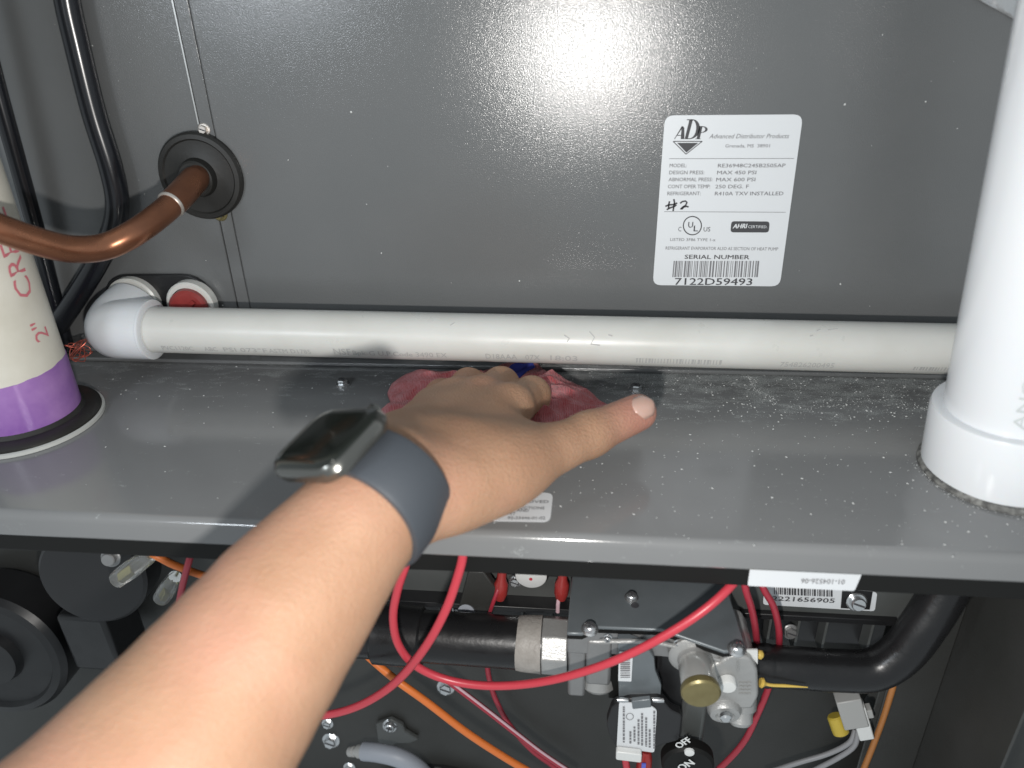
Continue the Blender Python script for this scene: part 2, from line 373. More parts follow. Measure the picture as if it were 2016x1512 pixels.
for a, b in (((170, 392), (555, 392)), ((555, 392), (340, 562)), ((340, 562), (170, 392))): stroke(lg, [z5(*a), z5(*b)], 0.00045, np.array([0, -1, 0]))
lg.build('emblem', M_ink, lab, smooth=False)
ul = MB()
ring = [W1(*z3(400 + 69*math.cos(t), 947 + 70*math.sin(t))) for t in np.linspace(0, 2*math.pi, 33)]
stroke(ul, ring, 0.00062, np.array([0, -1, 0]))
tx = ul
L3('U', 366, 962, 402, 962, 46, bold=0.01); L3('L', 408, 990, 440, 990, 46, bold=0.01); L3('C', 291, 990, 314, 990, 36); L3('US', 484, 991, 535, 991, 36)
ul.build('certification_mark', M_ink, lab, smooth=False)
bd = MB().prism(rounded([at(*z3(*p), -0.00047) for p in ((690, 998), (983, 999), (990, 915), (697, 913))], 0.0018, 4), (0, -0.0001, 0)).build('certified_badge', M_ink, lab)
W1 = wall(0.0008); tx = MB()
L3('AHRI', 706, 968, 815, 966, 36, bold=0.03, italic=0.2); L3('CERTIFIED.', 824, 965, 970, 966, 22)
tx.build('badge_text', M_white, lab, smooth=False); W1 = wall(0.00058)
bc = MB(); x = 252.0
while x < 905:
    wd = random.choice((5, 5, 9, 13)); g = random.choice((5, 6, 9, 12))
    s = lambda xx, yy: W1(*z3(xx + (yy - 1275)*-0.09, yy))
    bc.add([s(x, 1340), s(x+wd, 1340), s(x+wd, 1216), s(x, 1216)], [(0, 1, 2, 3)]); x += wd + g
bc.build('barcode', M_inkgrey, lab, smooth=False)
hw = MB(); z6 = lambda x, y: W1(1280 + x/7.2, 390 + y/7.2)
nW = np.array([0, -1, 0])
for s in ([(275, 45), (262, 100), (262, 150)], [(335, 15), (345, 60), (335, 120), (325, 185)], [(215, 118), (260, 98), (330, 92), (385, 70)], [(235, 165), (280, 140), (350, 115), (372, 95)],
          [(425, 75), (455, 50), (500, 42), (522, 60), (505, 100), (460, 130), (430, 160), (450, 155), (480, 125), (515, 118), (545, 125)]):
    stroke(hw, [z6(*p) for p in s], 0.00095, nW)
hw.build('handwritten_mark', M_ink, lab, smooth=False)

# drain outlet plate low on the side panel
def stadium(c0, c1, r, k=12):
    out = []
    for j in range(k+1): t = -math.pi/2 + math.pi*j/k; out.append((c1[0] + r*math.cos(t), c1[2] + r*math.sin(t)))
    for j in range(k+1): t = math.pi/2 + math.pi*j/k; out.append((c0[0] + r*math.cos(t), c0[2] + r*math.sin(t)))
    return out
c0 = at(262, 592, 0); c1 = at(372, 592, 0)
port = MB().prism([(x, 0.0015, z) for x, z in stadium(c0, c1, 0.0185)], (0, -0.003, 0)).build('drain_outlet_plate', M_blackplastic, coil, bevel=0.0006)
p1 = at(268, 594, -0.002); p2 = at(382, 596, -0.002)
MB().lathe(p1, (0, -1, 0), [(0.0178, -0.001), (0.0178, 0.004), (0.0165, 0.005), (0.0135, 0.005), (0.0135, 0.001)], 32).build('drain_socket', M_pvc, port)
MB().lathe(p2, (0, -1, 0), [(0.0162, -0.001), (0.0162, 0.005), (0.0152, 0.006), (0.0125, 0.006), (0.0125, 0.001)], 32).build('drain_socket', M_pvc, port)
pg = MB().lathe(p2, (0.1, -1, 0), [(0.0124, 0.0), (0.0124, 0.010), (0.0105, 0.0118), (0.002, 0.0122)], 28).build('red_plug', M_redplug, port)
MB().obox(p2 + np.array([0.001, -0.0124, 0.0]), np.array([0.006, 0, 0.006]), np.array([0.0009, 0, -0.0009]), (0, 0.0006, 0)).build('plug_rib', M_redplug, pg)

# foil tape high on the panel beside the upright pipe
fm = MB(); q = [at(1905, -12, -0.0008), at(2100, 96, -0.0008), at(2100, -60, -0.0008), at(1905, -60, -0.0008)]
n = 14; V = []
for i in range(n+1):
    for j in range(n+1):
        u, v = i/n, j/n
        p = (1-u)*(1-v)*q[0] + u*(1-v)*q[1] + u*v*q[2] + (1-u)*v*q[3]
        V.append(p + np.array([0, -0.0016*abs(math.sin(u*9 + v*5 + math.sin(v*11))), 0]))
fm.add(V, [(i*(n+1)+j, (i+1)*(n+1)+j, (i+1)*(n+1)+j+1, i*(n+1)+j+1) for i in range(n) for j in range(n)])
o = fm.build('foil_tape', M_foil, coil); o.modifiers.new('thick', 'SOLIDIFY').thickness = 0.0003

# ------------------------------------------------------------------ the furnace (deck, lip, burner compartment shell)
furn = thing('furnace', 'grey furnace casing with glossy top deck and open dark burner compartment', 'furnace', (0, -0.1, -0.5))
YL = -0.1725; LIPZ = -0.0142
prof = [(0.30, 0.0), (YL + 0.0045, 0.0)] + [(YL + 0.0045 - 0.0045*math.sin(t), -0.0045 + 0.0045*math.cos(t)) for t in np.linspace(0.2, math.pi/2, 6)] + \
       [(YL, LIPZ + 0.001), (YL + 0.0006, LIPZ), (YL + 0.010, LIPZ), (YL + 0.010, LIPZ + 0.0012), (YL + 0.0014, LIPZ + 0.0012), (YL + 0.0014, -0.005), (YL + 0.0045, -0.0013), (0.30, -0.0013)]
dk = MB().prism([(-0.60, y, z) for y, z in prof], (1.10, 0, 0)).build('top_deck', M_deck, furn, angle=30)
for px, py in ((675, 757), (1252, 768)): screw(atz(px, py, 0.0), (0, 0, 1), 0.0034, dk)
MB().box((-0.60, YL + 0.0075, -0.0305), (0.50, YL + 0.021, LIPZ - 0.0006)).build('top_rail', M_blackrail, furn, bevel=0.0008)
YB = -0.062
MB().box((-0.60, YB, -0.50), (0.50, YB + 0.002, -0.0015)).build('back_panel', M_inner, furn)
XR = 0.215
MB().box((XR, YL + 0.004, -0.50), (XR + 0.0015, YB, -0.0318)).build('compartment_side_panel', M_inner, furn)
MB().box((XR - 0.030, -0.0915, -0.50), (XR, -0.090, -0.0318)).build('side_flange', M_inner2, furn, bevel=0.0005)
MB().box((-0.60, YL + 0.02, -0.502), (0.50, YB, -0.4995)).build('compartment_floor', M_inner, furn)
# warning label on the deck
dz = Surf(lambda x, y: atz(x, y, 0.0004), (0, 0, 1))
st = MB().prism(rounded([atz(880, 1024, 0.0002), atz(1083, 1028, 0.0002), atz(1089, 971, 0.0002), atz(905, 966, 0.0002)], 0.004), (0, 0, 0.00022)).build('deck_label', M_white, furn)
z4 = lambda x, y: (430 + x/2.24, 680 + y/2.24)
tx = MB(); dz = Surf(lambda x, y: atz(x, y, 0.0006), (0, 0, 1))
for s, x0, x1, y in (('OVED', 1365, 1456, 695), ('UCTIONS', 1330, 1437, 723), ('AND', 1315, 1368, 734), ('NT', 1276, 1310, 748), ('92-23446-01-02', 1275, 1441, 767)):
    tx = MB(); px_text(tx, s, z4(x0, y), z4(x1, y+1), 12/2.24, dz, (0, 1, 0), bold=0.01); tx.build('text_line', M_inkgrey, st, smooth=False)
# sticker wrapped on the top rail (its print stands upside down)
yr = YL + 0.0075
ra = at(1476, 1122, yr - 0.0002); rb = at(1692, 1158, yr - 0.0002)
sk = MB().prism(rounded([(ra[0], yr - 0.0002, -0.0298), (rb[0]-0.002, yr - 0.0002, -0.0298), (rb[0], yr - 0.0002, LIPZ - 0.001), (ra[0], yr - 0.0002, LIPZ - 0.001)], 0.0012), (0, -0.0003, 0)).build('rail_label', M_white, furn)
tx = MB(); sr = Surf(lambda x, y: at(x, y, yr - 0.0008), (0, -1, 0))
px_text(tx, '01-104526-06', (1664, 1141), (1578, 1139), 10, sr, UP, bold=0.008); tx.build('printed_text', M_inkgrey, sk, smooth=False)
# serial plate deeper in, with its fixing screw
yp = -0.1085
pl = MB().prism([at(1440, 1120, yp), at(1440, 1204, yp), at(1802, 1224, yp), at(1822, 1130, yp)][::-1], (0, 0.0015, 0)).build('control_panel', M_inner2, furn)
sl = MB().prism(rounded([at(1502, 1190, yp - 0.0003), at(1722, 1203, yp - 0.0003), at(1727, 1166, yp - 0.0003), at(1506, 1130, yp - 0.0003)], 0.002), (0, -0.0002, 0)).build('serial_label', M_white, pl)
MB().prism([at(1655, 1197, yp-0.0006), at(1712, 1200, yp-0.0006), at(1718, 1165, yp-0.0006), at(1658, 1160, yp-0.0006)], (0, -0.0002, 0)).build('black_panel_print', M_blackplastic, sl)
bs = Surf(lambda x, y: at(x, y, yp - 0.0009), (0, -1, 0)); tx = MB()
px_text(tx, '2221656905', (1519, 1182), (1642, 1187), 9, bs, UP, bold=0.012); tx.build('printed_text', M_ink, sl, smooth=False)
bc = MB(); x = 1524.0
while x < 1638:
    wd = random.choice((1.6, 1.6, 3, 4)); s = lambda a, b: bs(a, b + (a - 1524)*0.045)
    bc.add([s(x, 1170), s(x+wd, 1170), s(x+wd, 1156), s(x, 1156)], [(0, 1, 2, 3)]); x += wd + random.choice((1.6, 2, 3))
bc.build('barcode', M_ink, sl, smooth=False)
screw(at(1686, 1184, yp - 0.0014), (0.05, -1, 0.25), 0.0040, pl, hexa=False)
# ledge with ribs behind the pipes (both sides of the valve)
def ledge(x0, x1, y0, y1, yy, ribs):
    a = at(x0, y0, yy); b = at(x1, y1, yy); zt = (a[2] + b[2])/2
    o = MB().box((a[0], yy, zt - 0.004), (b[0], YB - 0.001, zt)).box((a[0], yy + 0.012, zt - 0.032), (b[0], yy + 0.013, zt - 0.004)).build('burner_ledge', M_blackplastic, furn, bevel=0.0005)
    for r in ribs:
        p = at(r, y1, yy); MB().box((p[0]-0.0007, yy + 0.001, zt - 0.030), (p[0] + 0.0007, yy + 0.0118, zt - 0.0042)).build('rib', M_inner2, o)
ledge(640, 1122, 1186, 1190, -0.110, (862, 945, 1027, 1085))
ledge(1458, 1772, 1214, 1216, -0.112, (1520, 1577, 1633, 1725))
yl = -0.100
MB().prism([at(690, 1122, yl), at(690, 1168, yl), at(1124, 1176, yl), at(1124, 1122, yl)][::-1], (0, 0.0015, 0)).build('limit_switch_panel', M_inner2, furn)
br = MB().prism([at(922, 1126, -0.114), at(898, 1216, -0.114), at(968, 1222, -0.114), at(976, 1160, -0.114), at(952, 1126, -0.114)][::-1], (0, 0.006, 0)).build('burner_bracket', M_inner, furn, bevel=0.0008)
MB().lathe(at(918, 1204, -0.1145), (0, -1, 0.3), [(0.0052, 0), (0.0052, 0.0014), (0.003, 0.0016), (0.003, 0.0004)], 20).build('bracket_washer', M_greyhose, br)
screw(at(900, 1200, -0.106), (0, -1, 0.2), 0.0022, furn)
for px, py, y, r in ((645, 1424, YB - 0.0006, 0.0032), (652, 1457, YB - 0.0006, 0.0048), (878, 1352, YB - 0.0006, 0.0046), (688, 1511, YB - 0.0006, 0.0034), (1556, 1243, -0.110, 0.0032), (1762, 1252, -0.095, 0.0036), (1740, 1430, YB - 0.0006, 0.0024)):
    screw(at(px, py, y), (0.05, -1, 0.3), r, furn, M_zinc if px < 1500 else M_cast)
# round inspection sticker and small plates on the back panel
MB().lathe(at(1735, 1376, YB - 0.0006), (0, -1, 0), [(0.0105, 0), (0.0105, 0.0008)], 28).build('hole_plug', M_inner2, furn)
pt = at(760, 1435, YB - 0.006)
bk = MB().prism([at(*p, YB - 0.0005) for p in ((742, 1418), (772, 1408), (795, 1420), (800, 1432), (826, 1448), (812, 1455), (782, 1456), (772, 1470), (758, 1472), (745, 1450))], (0, -0.004, 0)).build('pilot_bracket', M_inner2, furn, bevel=0.001)
phillips(at(768, 1428, YB - 0.0045), (0.1, -1, 0.4), 0.0042, bk)
vent = MB().lathe(at(870, 1600, YB - 0.0005), (0, -1, 0), [(0.062, 0), (0.062, 0.010), (0.0600, 0.0115), (0.057, 0.010), (0.057, 0.002)], 56).build('round_burner_cover', M_blackplastic, furn)
for k in range(9):
    t = R_(38 + 13*k); c = at(870, 1600, YB - 0.006) + 0.048*np.array([math.cos(t), 0, math.sin(t)])
    MB().obox(c, 0.0035*np.array([math.cos(t), 0, math.sin(t)])*1.6, 0.0028*np.array([-math.sin(t), 0, math.cos(t)]), (0, 0.0035, 0)).build('vent_lug', M_inner2, vent, bevel=0.0005)
hl = MB().prism([at(*p, YB - 0.0006) for p in ((526, 1530), (530, 1470), (548, 1453), (584, 1450), (578, 1530))], (0, -0.0004, 0)).build('caution_label', M_dimplastic, furn)
tx = MB(); hs = Surf(lambda x, y: at(x, y, YB - 0.0014), (0, -1, 0))
for x in (536, 545, 554, 563, 572): stroke(tx, [hs(x + 3, 1464), hs(x, 1520)], 0.0008, np.array([0, -1, 0]))
tx.build('printed_text', M_inkgrey, hl, smooth=False)
wl = MB().prism([at(*p, -0.1005) for p in ((1793, 1535), (1902, 1535), (1842, 1412))], (0, -0.0003, 0)).build('warning_triangle_label', M_dimplastic, furn)
tx = MB(); hs = Surf(lambda x, y: at(x, y, -0.1012), (0, -1, 0))
for a, b in (((1838, 1470), (1833, 1530)), ((1850, 1470), (1862, 1520)), ((1856, 1462), (1875, 1515))): stroke(tx, [hs(*a), hs(*b)], 0.0012, np.array([0, -1, 0]))
tx.build('printed_text', M_inkgrey, wl, smooth=False)
MB().box((at(1800, 1400, -0.1)[0] - 0.02, -0.1, -0.50), (XR, -0.0985, -0.075)).build('side_bracket', M_inner, furn, bevel=0.0006)
# black jacket edge standing in the lower corner beside the furnace
# ------------------------------------------------------------------ pipes on the deck
PL = np.array([-0.335, -0.087]); rp = 0.0302
vl = thing('vent_pipe', 'aged cream plastic vent pipe with purple primer band and red lettering', 'pipe', (PL[0], PL[1], 0))
MB().lathe((PL[0], PL[1], 0.002), UP, [(rp, 0), (rp, 0.55)], 56).build('pipe', M_pvcold, vl)
vs_ = []; fs_ = []; seg = 72
for k in range(seg):
    t = 2*math.pi*k/seg; top = 0.038 + 0.0008*math.sin(3*t + 1) + 0.0003*math.sin(8*t) + 0.0002*math.sin(19*t)
    for r, z in ((rp + 0.0004, 0.004), (rp + 0.0004, top), (rp - 0.0005, top + 0.0002)): vs_.append((PL[0] + r*math.cos(t), PL[1] + r*math.sin(t), z))
for k in range(seg):
    for j in range(2): a = 3*k + j; b = 3*((k+1) % seg) + j; fs_.append((a, b, b+1, a+1))
MB().add(vs_, fs_).build('primer_band', M_purple, vl)
MB().lathe((PL[0], PL[1], 0.0003), UP, [(0.0405, 0.0008), (0.0405, 0.0038), (0.0385, 0.0052), (0.0325, 0.0056), (0.0306, 0.0078), (0.0303, 0.0078)], 64).build('rubber_gasket', M_rubber, vl)
MB().lathe((PL[0], PL[1], 0.0003), UP, [(0.0422, 0.0), (0.0422, 0.0020), (0.0408, 0.0024), (0.0404, 0.0008)], 64).build('gasket_rim', M_gasket, vl)
def cyl_wrap(c, r, ang0, z0, rot):                 # lettering that runs up the pipe
    def f(u, v):
        a = ang0 - v/r if rot else ang0 + u/r
        z = z0 + u if rot else z0 + v
        return (c[0] + (r + 0.0003)*math.cos(a), c[1] + (r + 0.0003)*math.sin(a), z)
    return f
tx = MB(); D0 = (0, 0, 0)
text_mesh(tx, 'CRESL', D0, (0.048, 0, 0), (0, 1, 0), 0.0112, bold=0.012, wrap=cyl_wrap(PL, rp, R_(3), 0.0815, True)); tx.build('red_lettering', M_inkred, vl, smooth=False)
tx = MB(); text_mesh(tx, '2"', D0, (0.0115, 0, 0), (0, 1, 0), 0.0100, wrap=cyl_wrap(PL, rp, R_(4), 0.0555, True)); tx.build('size_lettering', M_inkred, vl, smooth=False)

PR = np.array([0.2050, -0.106]); tilt = R_(4.0); dR = np.array([-math.sin(tilt), 0.0, math.cos(tilt)])
vr = thing('vent_pipe', 'bright white plastic vent pipe standing in a wide white coupling', 'pipe', (PR[0], PR[1], 0))
b0 = np.array([PR[0], PR[1], 0.0])
MB().lathe(b0 + dR*0.003, dR, [(0.0302, 0.004), (0.0302, 0.55)], 64).build('pipe', M_pvcnew, vr)
MB().lathe(b0, dR, [(0.0352, 0.0035), (0.0360, 0.0045), (0.0360, 0.035), (0.0352, 0.0370), (0.0335, 0.0375), (0.0304, 0.0370)], 72).build('coupling', M_pvcnew, vr)
MB().lathe(b0 + np.array([0, 0, 0.0003]), UP, [(0.0378, 0), (0.0378, 0.0010), (0.0366, 0.0026), (0.034, 0.0030)], 64).build('dark_gasket', mat('dusty_gasket', (0.055, 0.055, 0.053), 0.7, var=(300, (0.20, 0.20, 0.19), 0.12)), vr)
tx = MB()
def wr(u, v, a0=R_(-108)):
    a = a0 - v/0.0302; e1 = np.cross([0, 1, 0], dR); p = b0 + dR*(0.042 + u)
    return p + 0.0305*(math.cos(a)*e1 + math.sin(a)*np.array([0, 1.0, 0]))
text_mesh(tx, 'ANO-2-42', D0, (0.052, 0, 0), (0, 1, 0), 0.0050, wrap=wr)
tx.build('printed_text', mat('pale_pipe_ink', (0.50, 0.53, 0.53), 0.6), vr, smooth=False)

# horizontal drain pipe with elbow
YP = -0.030; rd = 0.0146
A = at(268, 648, YP); B = at(1990, 690, YP); ax = nrm(B - A)
dp = thing('drain_pipe', 'white horizontal plastic drain pipe along the grey cabinet, elbow at its end', 'pipe', (0, YP, 0.0))
MB().tube([A - ax*0.004, *[A + (B - A)*t for t in np.linspace(0.02, 1, 30)]], rd, 40).build('pipe', M_pvc, dp)
cor = at(222, 652, YP); endw = p1 + np.array([0, -0.003, 0])
path = [A + ax*0.010, A - ax*0.006]
for t in np.linspace(0, 1, 9):
    s0 = A - ax*0.010; s1 = cor + (endw - cor)*0.45
    path.append((1-t)**2*s0 + 2*t*(1-t)*cor + t*t*s1)
path.append(cor + (endw - cor)*0.75)
path.append(endw + (endw - cor)*0.02)
n_ = len(path)
el = MB().tube(path, [0.0190, 0.0190] + [0.0188]*9 + [0.0180, 0.0168][:n_-11], 40).build('elbow', M_pvcnew, dp)
MB().lathe(A + ax*0.0098, ax, [(0.0184, 0), (0.0190, 0.0003), (0.0190, 0.0018), (0.0180, 0.0024), (0.0147, 0.0022)], 40).build('socket_rim', M_pvcnew, el)
tx = MB()
e_up = nrm(np.array([0, 0, 1]) - ax*ax[2]); e_fr = np.cross(ax, e_up); e_fr = e_fr*(1 if e_fr[1] < 0 else -1)
def dw(off, a0):
    def f(u, v):
        a = a0 + v/rd
        return A + ax*(off + u) + (rd + 0.00022)*(math.cos(a)*e_fr + math.sin(a)*e_up)
    return f
tot = 0.49/1600
for s, x0, x1, h in (('SRND', 283, 312, 11), ('PVC1120C', 345, 405, 12), ('ABC', 425, 450, 12), ('PSI 073°F', 462, 545, 12), ('ASTM D1785', 548, 628, 12), ('NSF', 672, 705, 17), ('Bpk-G U.P.Code 3490 EX', 708, 888, 13),
        ('D18AAA', 962, 1022, 14), ('07X', 1038, 1066, 14), ('18:03', 1086, 1138, 14), ('754826200495', 1528, 1632, 13)):
    w0 = np.dot(at(x0, 690, YP) - A, ax); w1 = np.dot(at(x1, 690, YP) - A, ax)
    tx = MB(); text_mesh(tx, s, D0, (w1 - w0, 0, 0), (0, 1, 0), h*0.00033, bold=0.0, wrap=dw(w0, R_(-32))); tx.build('printed_word', M_inkpipe, dp, smooth=False)
tx = MB()
for i in range(28):
    w0 = np.dot(at(1250 + i*5.9, 700, YP) - A, ax); wd = random.choice((0.0005, 0.0009, 0.0013)); f = dw(w0, R_(-32))
    tx.add([f(0, 0), f(wd, 0), f(wd, 0.004), f(0, 0.004)], [(0, 1, 2, 3)])
tx.build('barcode', M_inkpipe, dp, smooth=False); tx = MB()
for i in range(22):
    w0 = np.dot(at(1780 + i*5.9, 715, YP) - A, ax); wd = random.choice((0.0005, 0.0009, 0.0013)); f = dw(w0, R_(-32))
    tx.add([f(0, 0), f(wd, 0), f(wd, 0.003), f(0, 0.003)], [(0, 1, 2, 3)])
tx.build('barcode', M_inkpipe, dp, smooth=False)
for s in ([(1112, 668), (1122, 674), (1118, 680)], [(1160, 662), (1170, 672), (1163, 684), (1180, 686)], [(1196, 668), (1204, 670)], [(900, 645), (893, 650)], [(1598, 663), (1606, 660)], [(1620, 662), (1640, 660)], [(1582, 672), (1588, 671)]):
    pts = []; sc = MB()
    for (x, y) in s:
        u = np.dot(at(x, y, YP) - A, ax); v = (668 + (x - 900)*0.026 - y)/1514*0.5; a = math.asin(max(-.9, min(.9, v/rd))) + R_(28)
        pts.append(A + ax*u + (rd + 0.0002)*(math.cos(a)*e_fr + math.sin(a)*e_up))
    stroke(sc, pts, 0.0007, e_fr); sc.build('scuff_mark', M_inkpipe, dp, smooth=False)

# ------------------------------------------------------------------ copper line, grommet, black tubes
gc = at(397, 346, -0.0005)
gr = thing('rubber_grommet', 'round black rubber grommet where the copper tube enters the cabinet', 'grommet', gc)
MB().lathe(gc + np.array([0, 0.0015, 0]), (0, -1, 0), [(0.0262, 0), (0.0262, 0.0035), (0.0250, 0.0052), (0.0225, 0.0056), (0.0215, 0.0046), (0.0160, 0.0048), (0.0118, 0.0060), (0.0108, 0.0105), (0.0096, 0.0115)], 48).build('disc', M_rubber, gr)
path = smooth_path([gc + np.array([-0.002, 0.006, 0]), at(388, 350, -0.012), at(352, 388, -0.034), at(318, 420, -0.050), at(262, 460, -0.070), at(205, 486, -0.081), at(140, 490, -0.094), at(70, 474, -0.107), at(0, 450, -0.118), at(-90, 415, -0.130)], 8)
cu = thing('copper_tube', 'bent brown copper tube crossing in front of the cream pipe', 'tube', path[20])
MB().tube(path, 0.0071, 24).build('tube', M_copper, cu)
MB().tube(smooth_path([at(384, 353, -0.014), at(352, 388, -0.034), at(337, 402.5, -0.0415)], 6), 0.0079, 24).build('swaged_sleeve', M_copper, cu)
jn = at(337, 402.5, -0.0415); dj = nrm(at(318, 420, -0.05) - at(352, 388, -0.034))
MB().lathe(jn, dj, [(0.0074, -0.0006), (0.0081, 0.0), (0.0080, 0.0008), (0.0073, 0.0016)], 28).build('solder_ring', M_solder, cu)
yh = -0.008
MBh = MB().tube(smooth_path([at(128, -60, yh), at(132, 0, yh), at(152, 90, yh), at(184, 220, yh), at(218, 330, yh), at(231, 400, yh), at(222, 455, yh), at(196, 510, yh), at(160, 570, yh), at(118, 634, yh), at(60, 720, yh)], 8), 0.0069, 18)
tag(MBh.build('refrigerant_hose', M_hose), 'glossy black hose curving down the grey side panel behind the copper tube', 'hose')
MBh = MB().tube(smooth_path([at(-58, -30, -0.012), at(-12, 150, -0.012), at(32, 310, -0.011), at(76, 470, -0.009), at(112, 610, -0.007), at(132, 690, -0.0065)], 8), 0.0050, 16)  # thin straight black tube close to the panel, along the vent pipe's edge
tag(MBh.build('straight_tube', M_hose), 'straight black tube running down beside the cream vent pipe', 'hose')
# frayed copper strand by the deck
pts = []; c = at(155, 690, -0.03) 
for i in range(34):
    pts.append(c + np.array([0.006*math.sin(i*1.7)*math.cos(i*.31), 0.005*math.cos(i*1.3), 0.006*math.sin(i*1.1 + 1)]))
tag(MB().tube(smooth_path(pts, 4), 0.00028, 6).build('copper_strand', mat('red_copper_strand', (0.55, 0.14, 0.10), 0.3, 0.7)), 'small tangled red copper strand on the deck beside the cream pipe', 'wire')

# ------------------------------------------------------------------ red shop rag under the hand
def rag_material():
    m = bpy.data.materials.new('red_shop_cloth'); m.use_nodes = True; nt = m.node_tree; L = nt.links; b = nt.nodes['Principled BSDF']
    tc = nt.nodes.new('ShaderNodeTexCoord')
    n1 = N(nt, 'ShaderNodeTexNoise', Scale=130.0, Detail=8.0, Roughness=0.7); L.new(tc.outputs['Object'], n1.inputs['Vector'])
    r = nt.nodes.new('ShaderNodeValToRGB'); e = r.color_ramp.elements
    e[0].position = 0.35; e[0].color = (0.50, 0.06, 0.07, 1); e[1].position = 0.72; e[1].color = (0.66, 0.26, 0.28, 1); L.new(n1.outputs['Fac'], r.inputs['Fac'])
    wv = N(nt, 'ShaderNodeTexWave', Scale=330.0, Distortion=2.0); L.new(tc.outputs['Object'], wv.inputs['Vector'])
    nb_ = N(nt, 'ShaderNodeTexNoise', Scale=210.0, Detail=5.0); L.new(tc.outputs['Object'], nb_.inputs['Vector'])
    ad = nt.nodes.new('ShaderNodeMath'); ad.operation = 'MULTIPLY_ADD'; ad.inputs[1].default_value = 3.0; L.new(nb_.outputs['Fac'], ad.inputs[0]); L.new(wv.outputs['Fac'], ad.inputs[2])
    bp = N(nt, 'ShaderNodeBump', Strength=0.9, Distance=0.0012); L.new(ad.outputs[0], bp.inputs['Height']); L.new(bp.outputs['Normal'], b.inputs['Normal'])
    L.new(r.outputs['Color'], b.inputs['Base Color']); b.inputs['Roughness'].default_value = 0.9; b.inputs['Specular IOR Level'].default_value = 0.15
    b.inputs['Sheen Weight'].default_value = 0.3
    return m
rc = np.array([-0.056, -0.062]); nr, na = 44, 150
def rag_point(r, a):
    out = 0.061 - 0.006*math.cos(a) + 0.006*math.sin(2*a + 0.6) + 0.006*math.sin(5*a + 1.0) + 0.003*math.sin(9*a + 2)
    x = rc[0] + 1.02*out*r*math.cos(a); y = rc[1] + 0.86*out*r*math.sin(a)
    y = min(y, -0.010)
    env = max(0.0, 1 - r**3)
    z = 0.0022 + 0.010*env + (0.3 + 0.7*r)*env**0.35*(0.0085*(1 - abs(math.sin(3*a + 1.8*math.sin(2.6*r + a)))) + 0.0042*(1 - abs(math.sin(7*a - 4*r + 1))) + 0.0022*(1 - abs(math.sin(13*a + 5*r))) + 0.0010*math.sin(190*x + 110*y))
    return (x, y, z)
rv = [rag_point(0, 0)] + [rag_point((i+1)/nr, 2*math.pi*j/na) for i in range(nr) for j in range(na)]
rf = [(0, 1 + j, 1 + (j+1) % na) for j in range(na)] + [(1 + i*na + j, 1 + (i+1)*na + j, 1 + (i+1)*na + (j+1) % na, 1 + i*na + (j+1) % na) for i in range(nr-1) for j in range(na)]
rag = MB().add(rv, rf).build('shop_rag', rag_material())
tag(rag, 'crumpled red shop rag pressed to the deck under the fist', 'rag')
sm = rag.modifiers.new('thick', 'SOLIDIFY'); sm.thickness = 0.0014; sm.offset = -1
bl = MB(); V = []
for i in range(9):
    for j in range(7):
        a = R_(62 + 2.8*i); r = 0.34 + 0.40*j/6; p = rag_point(r, a); V.append((p[0], p[1], p[2] + 0.0005))
bl.add(V, [(i*7+j, (i+1)*7+j, (i+1)*7+j+1, i*7+j+1) for i in range(8) for j in range(6)])
bl.build('blue_patch', mat('blue_cloth', (0.035, 0.05, 0.30), 0.85), rag)

# ------------------------------------------------------------------ the arm and hand (one continuous skin)
prims = []
def cap(a, b, ra, rb, k=0.010): prims.append((np.asarray(a, float), np.asarray(b, float), ra, rb, k))
Fk = np.array([(60, 1800, 0.335, .0440), (225, 1640, 0.335, .0428), (375, 1455, 0.332, .0393), (567, 1197, 0.327, .0328), (690, 1045, 0.326, .0264), (762, 962, 0.328, .0236)])
Fp = []
for t in np.linspace(0, 1, 16):
    x = t*(len(Fk)-1); q = [np.interp(x, range(len(Fk)), Fk[:, k]) for k in range(4)]; Fp.append((ats(*q[:3]), q[3]))
vw = nrm(CAM - ats(567, 1197, 0.303))
for (a, ra), (b, rb) in zip(Fp[:-1], Fp[1:]):
    for off in (-0.0055, 0.0055): cap(a + vw*off, b + vw*off, ra - 0.001, rb - 0.001, 0.003)
wr0 = Fp[-1][0]
mcp = dict(index=ats(1004, 800, 0.405), middle=ats(950, 783, 0.418), ring=ats(897, 785, 0.426), little=ats(850, 803, 0.428))
carp = dict(index=ats(842, 918, 0.345), middle=ats(820, 903, 0.354), ring=ats(800, 895, 0.362), little=ats(786, 893, 0.370))
rm = dict(index=.0118, middle=.0116, ring=.0110, little=.0102)
for f in mcp:
    cap(wr0, carp[f], 0.0205, 0.0155, 0.012); cap(carp[f], mcp[f], 0.0150, rm[f], 0.010)
for f, (s1, s2) in dict(index=(.5, .5), middle=(.5, .5), ring=(.5, .5)).items(): pass
palm = (mcp['index'] + mcp['little'] + wr0*2)/4 + np.array([0.004, 0, -0.012]); cap(palm, palm + np.array([.012, .02, -.004]), .020, .016, .014)
fing = dict(index=[(1046, 778, 0.438), (1044, 815, 0.440), (1012, 832, 0.430)], middle=[(986, 758, 0.450), (985, 792, 0.451), (955, 812, 0.440)],
            ring=[(922, 758, 0.456), (925, 790, 0.456), (900, 808, 0.448)], little=[(868, 778, 0.452), (872, 804, 0.450), (850, 815, 0.445)])
for f, q in fing.items():
    P = [mcp[f]] + [ats(*p) for p in q]; r = rm[f] - 0.0022
    cap(P[0], P[1], rm[f] - 0.0008, r, 0.006); cap(P[1], P[2], r, r - 0.0012, 0.005); cap(P[2], P[3], r - 0.0012, r - 0.0024, 0.005)
    cap(P[1], P[1], r + 0.0006, r + 0.0006, 0.004)
